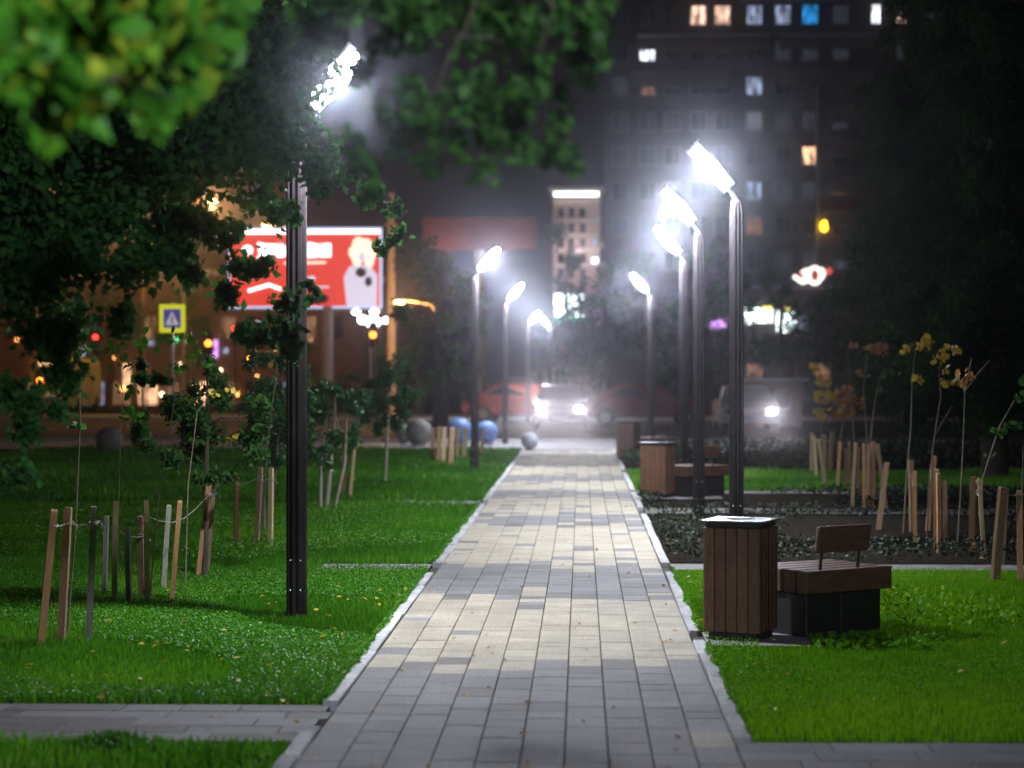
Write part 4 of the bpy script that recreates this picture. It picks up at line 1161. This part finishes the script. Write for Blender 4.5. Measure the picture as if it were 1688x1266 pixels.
signal('orange signal glowing at the left edge by the minibus', 67, 628, 82, 'e_orange')

# crossing sign
sp = P(284, 525, 58)
sg = empty('crossing_sign', (sp.x, 58, 0), 0, 'yellow bordered pedestrian crossing sign among the leaves', 'road sign')
MB().tube([(0, .05, 0), (0, .05, sp.z + .45)], .04, 8).build('post', M['bolt'], sg)
MB().bevbox((0, 0, sp.z), (.74, .03, .80), .01).build('yellow_board', M['s_yellow'], sg)
bb = MB().bevbox((0, -.022, sp.z), (.50, .012, .54), .004).build('blue_square', M['s_blue'], sg)
MB().prism([(-.19, sp.z - .18), (.19, sp.z - .18), (0, sp.z + .20)], -.034, -.029).build('white_triangle', M['s_white'], bb)
pm = MB()   # walking figure
pm.sphere((0.01, -.040, sp.z + .075), .022, 8, 6)
pm.tube([(0.01, -.04, sp.z + .05), (0, -.04, sp.z - .03)], .018, 6)
pm.tube([(0, -.04, sp.z - .03), (.05, -.04, sp.z - .15)], .013, 6)
pm.tube([(0, -.04, sp.z - .03), (-.05, -.04, sp.z - .15)], .013, 6)
pm.tube([(0.01, -.04, sp.z + .03), (.06, -.04, sp.z - .02)], .010, 6)
pm.tube([(0.01, -.04, sp.z + .03), (-.05, -.04, sp.z - .03)], .010, 6)
pm.build('walking_figure', M['b_dark'], bb)

# globe lamps under the billboard
gp = P(612, 525, 84)
gl = empty('globe_lamp', (gp.x, 84, 0), 0, 'decorative post of white globe lamps below the billboard', 'street lamp')
MB().tube([(0, 0, 0), (0, 0, P(612, 535, 84).z)], [.08, .05], 8).build('post', M['slab'], gl)
for (x, y, r) in ((587, 513, 7), (617, 513, 7), (598, 527, 8), (615, 531, 12), (636, 528, 6)):
    q = P(x, y, 84) - Vector((gp.x, 84, 0))
    MB().sphere(q, r * 84 / FPX, 12, 8, (1, .6, .85)).build('globe', M['e_globe'], gl)
    MB().tube([Vector((0, 0, P(612, 535, 84).z - .1)), q + Vector((0, 0, -.1))], .03, 6).build('bracket', M['slab'], gl)

# ------------------------------------------------------------------ billboards
BY = 83.0
b0 = P(380, 505, BY); b1 = P(626, 378, BY)
bw, bh = b1.x - b0.x, b1.z - b0.z
bl = empty('billboard', ((b0.x + b1.x) / 2 + .9, BY, 0), 0, 'large lit red billboard with white lettering and a pale figure', 'billboard')
ox = b0.x - bl.location.x
MB().bevbox((ox + bw / 2, .12, b0.z + bh / 2), (bw + .16, .2, bh + .16), .02).build('frame', M['b_blue'], bl)
pn = MB().bevbox((ox + bw / 2, .0, b0.z + bh / 2), (bw, .03, bh), .004).build('poster', M['b_red'], bl)
MB().tube([(0, .12, 0), (0, .12, b0.z)], .22, 14).build('post', M['slab'], bl)
MB().box((ox + bw / 2, .02, b0.z - .14), (bw + .1, .35, .08)).build('walkway', M['slab'], bl)
def bp(u, v): return (ox + u * bw, b0.z + (1 - v) * bh)      # u right, v down, 0..1
def stroke(mb, pts, r):
    mb.tube([(bp(*p)[0], -.022, bp(*p)[1]) for p in pts], r, 6)
# top white band
q0 = bp(0, 0); 
MB().box((ox + bw / 2, -.03, b0.z + bh * .97), (bw, .02, bh * .055)).build('white_band', M['b_white'], pn)
# emblem and heavy blurred letters: a short word and a longer word
lt = MB(); lt.sphere((bp(.115, .27)[0], -.03, bp(.115, .27)[1]), .20, 14, 8, (1.1, .12, 1)); lt.build('emblem', M['b_white'], pn)
def letter(u0, u1, kind):
    mb = MB(); v0, v1 = .19, .36; r = .085
    um = (u0 + u1) / 2
    shapes = {'o': [[(u0, v0), (u1, v0), (u1, v1), (u0, v1), (u0, v0)]], 'n': [[(u0, v1), (u0, v0)], [(u1, v1), (u1, v0)], [(u0, .27), (u1, .27)]],
              'p': [[(u0, v1), (u0, v0), (u1, v0), (u1, v1)]], 'z': [[(u0, v0), (u1, v0), (um, .27), (u1, v1), (u0, v1)]],
              'i': [[(u0, v0), (u0, v1), (u1, v0), (u1, v1)]], 'm': [[(u0, v1), (u0, v0), (um, v1 - .04), (u1, v0), (u1, v1)]], 'c': [[(u1, v0), (u0, v0), (u0, v1), (u1, v1)]]}
    for s_ in shapes[kind]: stroke(mb, s_, r)
    mb.build('letter', M['b_white'], pn)
x = .185
for kd, w in (('z', .028), ('n', .030), ('i', .030)):
    letter(x, x + w, kd); x += w + .026
x = .35
for kd, w in (('m', .040), ('o', .028), ('c', .026), ('o', .030), ('i', .030), ('p', .028)):
    letter(x, x + w, kd); x += w + .026
mb = MB(); stroke(mb, [(.36, .44), (.64, .43)], .055); mb.build('text_line', M['b_cream'], pn)
mb = MB(); stroke(mb, [(.40, .76), (.66, .75)], .045); mb.build('text_line', M['b_pale'], pn)
mb = MB(); stroke(mb, [(.12, .80), (.26, .72), (.34, .78)], .07); mb.build('swoosh', M['b_white'], pn)
MB().sphere((bp(.545, .64)[0], -.03, bp(.545, .64)[1]), .13, 12, 6, (1.2, .12, .9)).build('dot', M['b_pale'], pn)
hr_ = MB()
for (u_1, v_1, q_1) in ((.86, .20, .30), (.91, .22, .30), (.83, .30, .26), (.94, .32, .26), (.85, .40, .24), (.93, .42, .22), (.88, .30, .34)):
    hr_.sphere((bp(u_1, v_1)[0], -.03, bp(u_1, v_1)[1]), q_1, 12, 6, (.9, .10, 1.1))
hr_.build('figure_hair', M['b_cream'], pn)
MB().sphere((bp(.882, .36)[0], -.075, bp(.882, .36)[1]), .17, 12, 6, (.8, .08, 1.2)).build('figure_face', M['b_pale'], pn)
fg = MB(); fg.prism([(bp(.78, 1)[0], bp(.78, 1)[1]), (bp(.76, .62)[0], bp(.76, .62)[1]), (bp(.80, .48)[0], bp(.80, .48)[1]), (bp(.93, .46)[0], bp(.93, .46)[1]), (bp(.985, .6)[0], bp(.985, .6)[1]), (bp(.98, 1)[0], bp(.98, 1)[1])], -.040, -.028)
fg.build('figure_coat', M['b_pale'], pn)
MB().sphere((bp(.875, .56)[0], -.055, bp(.875, .56)[1]), .22, 12, 8, (1, .08, .9)).build('figure_dark', M['b_dark'], pn)  # dark ink patches printed on the figure
MB().sphere((bp(.925, .68)[0], -.055, bp(.925, .68)[1]), .15, 12, 8, (1, .08, 1.3)).build('figure_dark', M['b_dark'], pn)
MB().sphere((bp(.60, .90)[0], -.055, bp(.60, .90)[1]), .26, 12, 8, (1.4, .08, .8)).build('dark_shape', M['b_dark'], pn)

B2 = 112.0
a0 = P(697, 412, B2); a1 = P(884, 358, B2)
b2 = empty('billboard', ((a0.x + a1.x) / 2, B2, 0), 0, 'unlit dull red billboard high behind the left lamps', 'billboard')
MB().bevbox((0, 0, (a0.z + a1.z) / 2), (a1.x - a0.x, .3, a1.z - a0.z), .02).build('panel', M['hoard'], b2)
MB().tube([(0, .1, 0), (0, .1, a0.z)], .25, 12).build('post', M['concrete'], b2)
ld = bpy.data.lights.new('poster_fill', 'POINT'); ld.energy = 22; ld.color = (1, .55, .35); ld.shadow_soft_size = .1  # added fill lights on arms; the billboard itself is unlit
for k in (-1, 1):
    o = bpy.data.objects.new('fill_bulb', ld); o.location = (k * 1.6, -1.2, a0.z - .2); put(o, b2)
    MB().tube([(k * 1.6, 0, a0.z), (k * 1.6, -1.2, a0.z - .35)], .03, 6).build('fill_arm', M['pole'], b2)

# ------------------------------------------------------------------ buildings
AY = 180.0
s_ = AY / FPX
def AX(px): return P(px, 618, AY).x
def AZ(py): return P(1200, py, AY).z
ab = empty('apartment_building', (AX(1290), AY, 0), 0, 'dark multi storey apartment block with a few lit windows', 'building')
X0 = ab.location.x
x0, x1 = AX(1000) - X0, AX(1590) - X0
ztop = AZ(-130)
MB().box(((x0 + x1) / 2, 7, ztop / 2), (x1 - x0, 14, ztop)).build('wall', M['facade'], ab)
MB().box(((x0 + x1) / 2, 6.8, ztop + .25), (x1 - x0 + .8, 14.8, .5)).build('roof', M['slab'], ab)
wmesh = {}
def win(px, py, wpx, hpx, m, label=None):
    w, h = wpx * s_, hpx * s_
    x, z = AX(px) - X0, AZ(py)
    key = (round(w, 2), round(h, 2))
    if key not in wmesh:
        f = MB()
        t = .09
        for (cx, cz, dx, dz) in ((-w / 2, 0, t, h), (w / 2, 0, t, h), (0, h / 2, w + t, t), (0, -h / 2, w + t, t), (w * .1, 0, t * .8, h)):
            f.box((cx, 0, cz), (dx, .12, dz))
        wmesh[key] = f.build('window', M['wframe2'], data_only=True)
    o = bpy.data.objects.new('window', wmesh[key]); o.location = (x, -.04, z); put(o, ab)
    if label: o['label'] = label
    k2 = ('p', key, m)
    if k2 not in wmesh:
        wmesh[k2] = MB().box((0, 0, 0), (w, .04, h)).build('pane', M[m], data_only=True)
    g = bpy.data.objects.new('pane', wmesh[k2]); g.location = (0, 0.02, 0); put(g, o)
M['wframe2'] = mat('window_frame_dim', (0.16, 0.15, 0.15), 0.6)
rows = [-92, -33, 25, 85, 142, 200, 257, 315, 372, 430, 488, 546]
cols = [1022, 1067, 1108, 1151, 1191, 1243, 1290, 1335, 1385, 1443, 1490, 1540]
lit = {(25, 1151): ('e_warm2', 'pink lit top row window, left of the pair'), (25, 1191): ('e_warm2', 'pink lit top row window, right of the pair'), (25, 1243): ('e_cool', 'dim curtained window in the lit row'),
       (25, 1290): ('e_cool', 'cool white window in the lit row'), (25, 1335): ('e_blue', 'bright blue window'), (25, 1443): ('e_white', 'narrow white window at right of the lit row'), (25, 1490): ('e_warm2', 'warm white window beside the larch'),
       (85, 1067): ('e_white', 'bright white window at upper left'), (142, 1067): ('e_dimw', 'faint warm window'), (142, 1243): ('e_cool', 'greenish dim window'), (200, 1243): ('e_dimc', None), (257, 1335): ('e_warm', 'warm orange window mid facade'),
       (315, 1243): ('e_cool', 'pale window beside the lamp'), (315, 1385): ('e_dimw', 'dull red lit balcony window'), (372, 1243): ('e_dimw', None)}
M['e_dimc'] = emit('window_dimc', (0.6, 0.65, 0.8), 0.22)
for r in rows:
    for cx in cols:
        m_, lb = lit.get((r, cx), ('e_dim' if (r * 7 + cx * 3) % 5 == 0 else 'glass', None))
        w = 26 if cx not in (1443,) else 15
        h = 30 if r != 25 else 32
        win(cx, r, w, h, m_, lb)
for (a, b_, py, d) in ((1050, 1270, 60, .9), (1282, 1440, 60, .9), (1220, 1400, 2, .9), (1040, 1200, 120, .7), (1282, 1440, 120, .9), (1360, 1440, 180, .9), (1360, 1440, 238, .9), (1360, 1440, 296, .9), (1360, 1440, 350, .9), (1360, 1440, 408, .9)):
    xa, xb = AX(a) - X0, AX(b_) - X0
    MB().box(((xa + xb) / 2, -d / 2, AZ(py)), (xb - xa, d, .22)).build('balcony_slab', M['slab'] if py in (60, 2) else M['parapet'], ab)
    if py >= 60:
        MB().box(((xa + xb) / 2, -d + .05, AZ(py) - .75 - (0 if py == 60 else .0)), (xb - xa - .1, .08, 1.1)).build('balcony_parapet', M['parapet'], ab)
MB().tube([(AX(1346) - X0, -.25, 0), (AX(1346) - X0, -.25, AZ(125))], .16, 8).build('downpipe', M['slab'], ab)
MB().box((AX(1382) - X0, -.95, AZ(335)), (3.4, .1, 1.3)).build('balcony_parapet', M['car_red'], ab)
MB().sphere((AX(1357) - X0, -.6, AZ(374)), .42, 12, 8, (.8, .8, 1.2)).build('lantern', M['e_amber'], ab)

# shop building at right, in front of the flats
SY = 150.0
def SX(px): return P(px, 618, SY).x
def SZ(py): return P(1200, py, SY).z
sb = empty('shop_building', (SX(1330), SY, 0), 0, 'low brown shop building with lit storefront right of the lamps', 'building')
zt = SZ(478)
MB().box((0, 5, zt / 2), (SX(1480) - SX(1180), 10, zt)).build('wall', M['facade3'], sb)
MB().box((0, 4.9, zt + .15), (SX(1480) - SX(1180) + .4, 10.4, .3)).build('roof', M['slab'], sb)
for (a, b_, t, bt, m_) in ((1228, 1238, 508, 535, 'e_shop'), (1240, 1275, 508, 532, 'e_shop'), (1280, 1312, 512, 548, 'e_shop'), (1318, 1330, 520, 545, 'e_cool'), (1258, 1275, 505, 512, 'e_yel'), (1295, 1306, 505, 514, 'e_yel'), (1170, 1196, 528, 542, 'e_purple')):
    f = MB().box(((SX(a) + SX(b_)) / 2 - sb.location.x, -.10, (SZ(t) + SZ(bt)) / 2), (SX(b_) - SX(a), .10, SZ(t) - SZ(bt))).build('shop_window', M[m_], sb)
    if m_ == 'e_purple': f['label'] = 'small purple lit sign'
for k in range(9):
    xx = SX(1215 + k * 28) - sb.location.x
    if k not in ():
        f = MB().box((xx, -.06, 1.6), (1.1, .08, 1.7)).build('window', M['e_dimw'] if k in (1, 5) else M['glass'], sb)
# lettered roof sign
rs = empty('roof_sign', (SX(1345), SY - .3, 0), 0, 'red and white illuminated letter sign above the shop building', 'sign')
def LS(px, py): q = P(px, py, SY - .3); return Vector((q.x - rs.location.x, 0, q.z))
u_ = MB(); u_.tube([LS(1308, 455), LS(1322, 465), LS(1328, 465)], .17, 6); u_.tube([LS(1328, 466), LS(1328, 443), LS(1322, 450)], .20, 6); u_.build('letter', M['n_white'], rs)
u_ = MB(); u_.tube([LS(1343 + 10 * math.cos(t), 454 + 13 * math.sin(t)) for t in [k * 2 * math.pi / 16 for k in range(17)]], .17, 6); u_.build('letter', M['n_white'], rs)
u_ = MB(); u_.tube([LS(1343 + 6 * math.cos(t), 454 + 9 * math.sin(t)) + Vector((0, .05, 0)) for t in [k * 2 * math.pi / 16 for k in range(17)]], .14, 6); u_.tube([LS(1321, 447) + Vector((0, .1, 0)), LS(1322, 458) + Vector((0, .1, 0))], .16, 6); u_.build('letter_edge', M['n_red'], rs)
u_ = MB(); u_.tube([LS(1353, 442), LS(1358, 450), LS(1355, 459)], .16, 6); u_.build('letter', M['n_white'], rs)
u_ = MB(); u_.sphere(LS(1366, 447), .26, 10, 8); u_.build('dot', M['n_red'], rs)
MB().tube([LS(1385, 430), LS(1383, 440)], .13, 6).build('lamp_strip', M['e_cool'], rs)
for xx in (1318, 1345, 1366):
    MB().tube([LS(xx, 466) + Vector((0, .25, 0)), LS(xx, 480) + Vector((0, .25, 0))], .08, 6).build('strut', M['pole'], rs)

# narrow lit tower and corner shop in the middle
TY = 150.0
tw = empty('tower_building', (SX(950), TY, 0), 0, 'narrow pinkish building with a glowing white cornice behind the lamps', 'building')
tz = SZ(328)
MB().box((0, 4, tz / 2), (SX(990) - SX(912), 8, tz)).build('wall', M['facade2'], tw)
MB().box((0, -.2, SZ(320)), (SX(988) - SX(914), .5, .30)).build('cornice_light', M['e_shopw'] if 'e_shopw' in M else emit('cornice_white', (1, .97, .9), 4.0), tw)
MB().box((0, 3.8, tz + .75), (SX(990) - SX(912) + .6, 8.6, .3)).build('roof', M['slab'], tw)
for (px, py, w, h, m_) in ((979, 398, 8, 12, 'e_cool'), (981, 429, 11, 9, 'e_white'), (1009, 421, 9, 10, 'e_white'), (990, 404, 6, 8, 'e_dimc'), (898, 372, 14, 34, 'e_blueish')):
    if m_ == 'e_blueish':
        M[m_] = emit('panel_blueish', (.45, .45, .9), .35)
    if px in (1009, 898): continue
    MB().box((SX(px) - tw.location.x, -.1, SZ(py)), (w * SY / FPX, .1, h * SY / FPX)).build('window', M[m_], tw)
for i, py in enumerate((350, 375, 400, 425, 450, 475)):
    for px in (925, 942, 960):
        MB().box((SX(px) - tw.location.x, -.05, SZ(py)), (.42, .1, .62)).build('window', M['glass'], tw)
for k in range(4):
    MB().box((0, -.08, SZ(362 + k * 25)), (SX(990) - SX(912), .14, .12)).build('ledge', M['slab'], tw)
ld = bpy.data.lights.new('facade_wash', 'POINT'); ld.energy = 350; ld.color = (1, .8, .75); ld.shadow_soft_size = .2
o = bpy.data.objects.new('wash_bulb', ld); o.location = (0, -2.2, SZ(420)); put(o, tw)
ns = empty('shop_sign', (SX(940), 140, 0), 0, 'bright white and green shop sign seen through leaves', 'sign')
def NZ(py): return P(940, py, 140).z
def NX(px): return P(px, 500, 140).x - ns.location.x
MB().box((NX(938), 0, NZ(503)), (NX(962) - NX(914), .3, NZ(484) - NZ(522))).build('light_box', M['e_shop'], ns)
MB().box((NX(942), -.05, NZ(527)), (NX(970) - NX(914), .3, NZ(523) - NZ(531))).build('green_strip', M['e_green'], ns)
for xx in (918, 960):
    MB().tube([(NX(xx), .1, 0), (NX(xx), .1, NZ(531))], .1, 8).build('post', M['pole'], ns)
# left row of shops, orange lit
LY = 122.0
lb_ = empty('shop_row', (P(250, 618, LY).x, LY, 0), 0, 'long low shop row lit orange on the left', 'building')
def QX(px): return P(px, 618, LY).x - lb_.location.x
def QZ(py): return P(250, py, LY).z
zt = QZ(455)
MB().box(((QX(-60) + QX(600)) / 2, 5, zt / 2), (QX(600) - QX(-60), 10, zt)).build('wall', M['facade3'], lb_)
MB().box(((QX(-60) + QX(600)) / 2, 4.8, zt + .2), (QX(600) - QX(-60) + .6, 10.6, .4)).build('roof', M['slab'], lb_)
for k in range(14):
    px = -20 + k * 44
    key = ['e_dimw', 'e_warm', 'e_dimw', 'glass', 'e_cool', 'e_dimw', 'e_warm'][k % 7]
    f = MB().box((QX(px), -.05, QZ(652)), (1.1, .1, 1.6)).build('shop_window', M[key], lb_)
    MB().box((QX(px), -.12, QZ(652)), (.07, .06, 1.6)).build('mullion', M['pole'], f)
    MB().box((QX(px), -.05, QZ(540)), (.9, .1, 1.3)).build('window', M['glass' if k % 3 else 'e_dimw'], lb_)
for px, py, w, h, m_ in ((100, 580, 16, 10, 'e_purple'), (137, 583, 8, 9, 'e_cool'), (355, 575, 10, 30, 'e_purple'), (250, 566, 9, 9, 'e_cool'), (210, 618, 12, 36, 'e_warm'), (300, 560, 20, 8, 'e_green'), (372, 578, 9, 9, 'e_cool'), (500, 560, 30, 5, 'e_warm'), (607, 585, 6, 40, 'e_cool')):
    if px > 595: continue
    MB().box((QX(px), -.16, QZ(py)), (w * LY / FPX, .12, h * LY / FPX)).build('shop_sign', M[m_], lb_)

for px, py, q_ in ((30, 560, 5), (58, 600, 7), (92, 628, 6), (150, 610, 5), (188, 590, 6), (205, 640, 8), (238, 605, 5), (268, 650, 7), (300, 600, 6), (330, 640, 5), (365, 610, 5), (392, 650, 6), (425, 620, 4), (20, 650, 7), (130, 545, 4), (540, 655, 5), (575, 640, 4), (455, 575, 4)):
    MB().sphere((QX(px), -.25, QZ(py)), q_ * LY / FPX * .55, 8, 6).build('shop_bulb', M['e_bulb' if (px + py) % 3 else 'e_bulbw'], lb_)
# kiosk right of the path
kq = P(1272, 705, 57)
kk = empty('kiosk', (kq.x + .1, 60, -.0), 0, 'low brown kiosk behind the single headlight on the right', 'kiosk')
# low wall and hedge strip behind the bed
MB().box((.9, 8.2, .75), (1.9, 1.4, 1.5)).build('wall', M['kiosk'], kk)
MB().box((.9, 8.1, 1.55), (2.3, 1.9, .1)).build('roof', M['slab'], kk)
MB().box((.9, 7.46, .9), (1.1, .06, .6)).build('hatch', M['glass'], kk)

# ------------------------------------------------------------------ haze
hz = MB().box((0, 115, 24), (260, 290, 52.2))
h = hz.build('bloom_haze', bpy.data.materials.new('bloom_haze'))  # added volume whose scattering stands in for lens bloom
hm = h.data.materials[0]; hm.use_nodes = True
nt = hm.node_tree; nt.nodes.clear()
om = nt.nodes.new('ShaderNodeOutputMaterial'); pv = nt.nodes.new('ShaderNodeVolumePrincipled')
pv.inputs['Color'].default_value = (0.84, 0.86, 1.0, 1)
pv.inputs['Density'].default_value = BLOOM_DENSITY
pv.inputs['Anisotropy'].default_value = BLOOM_G
nt.links.new(pv.outputs[0], om.inputs['Volume'])
tag(h, 'thin scattering volume added to imitate bloom round the lamps', kind='stuff')
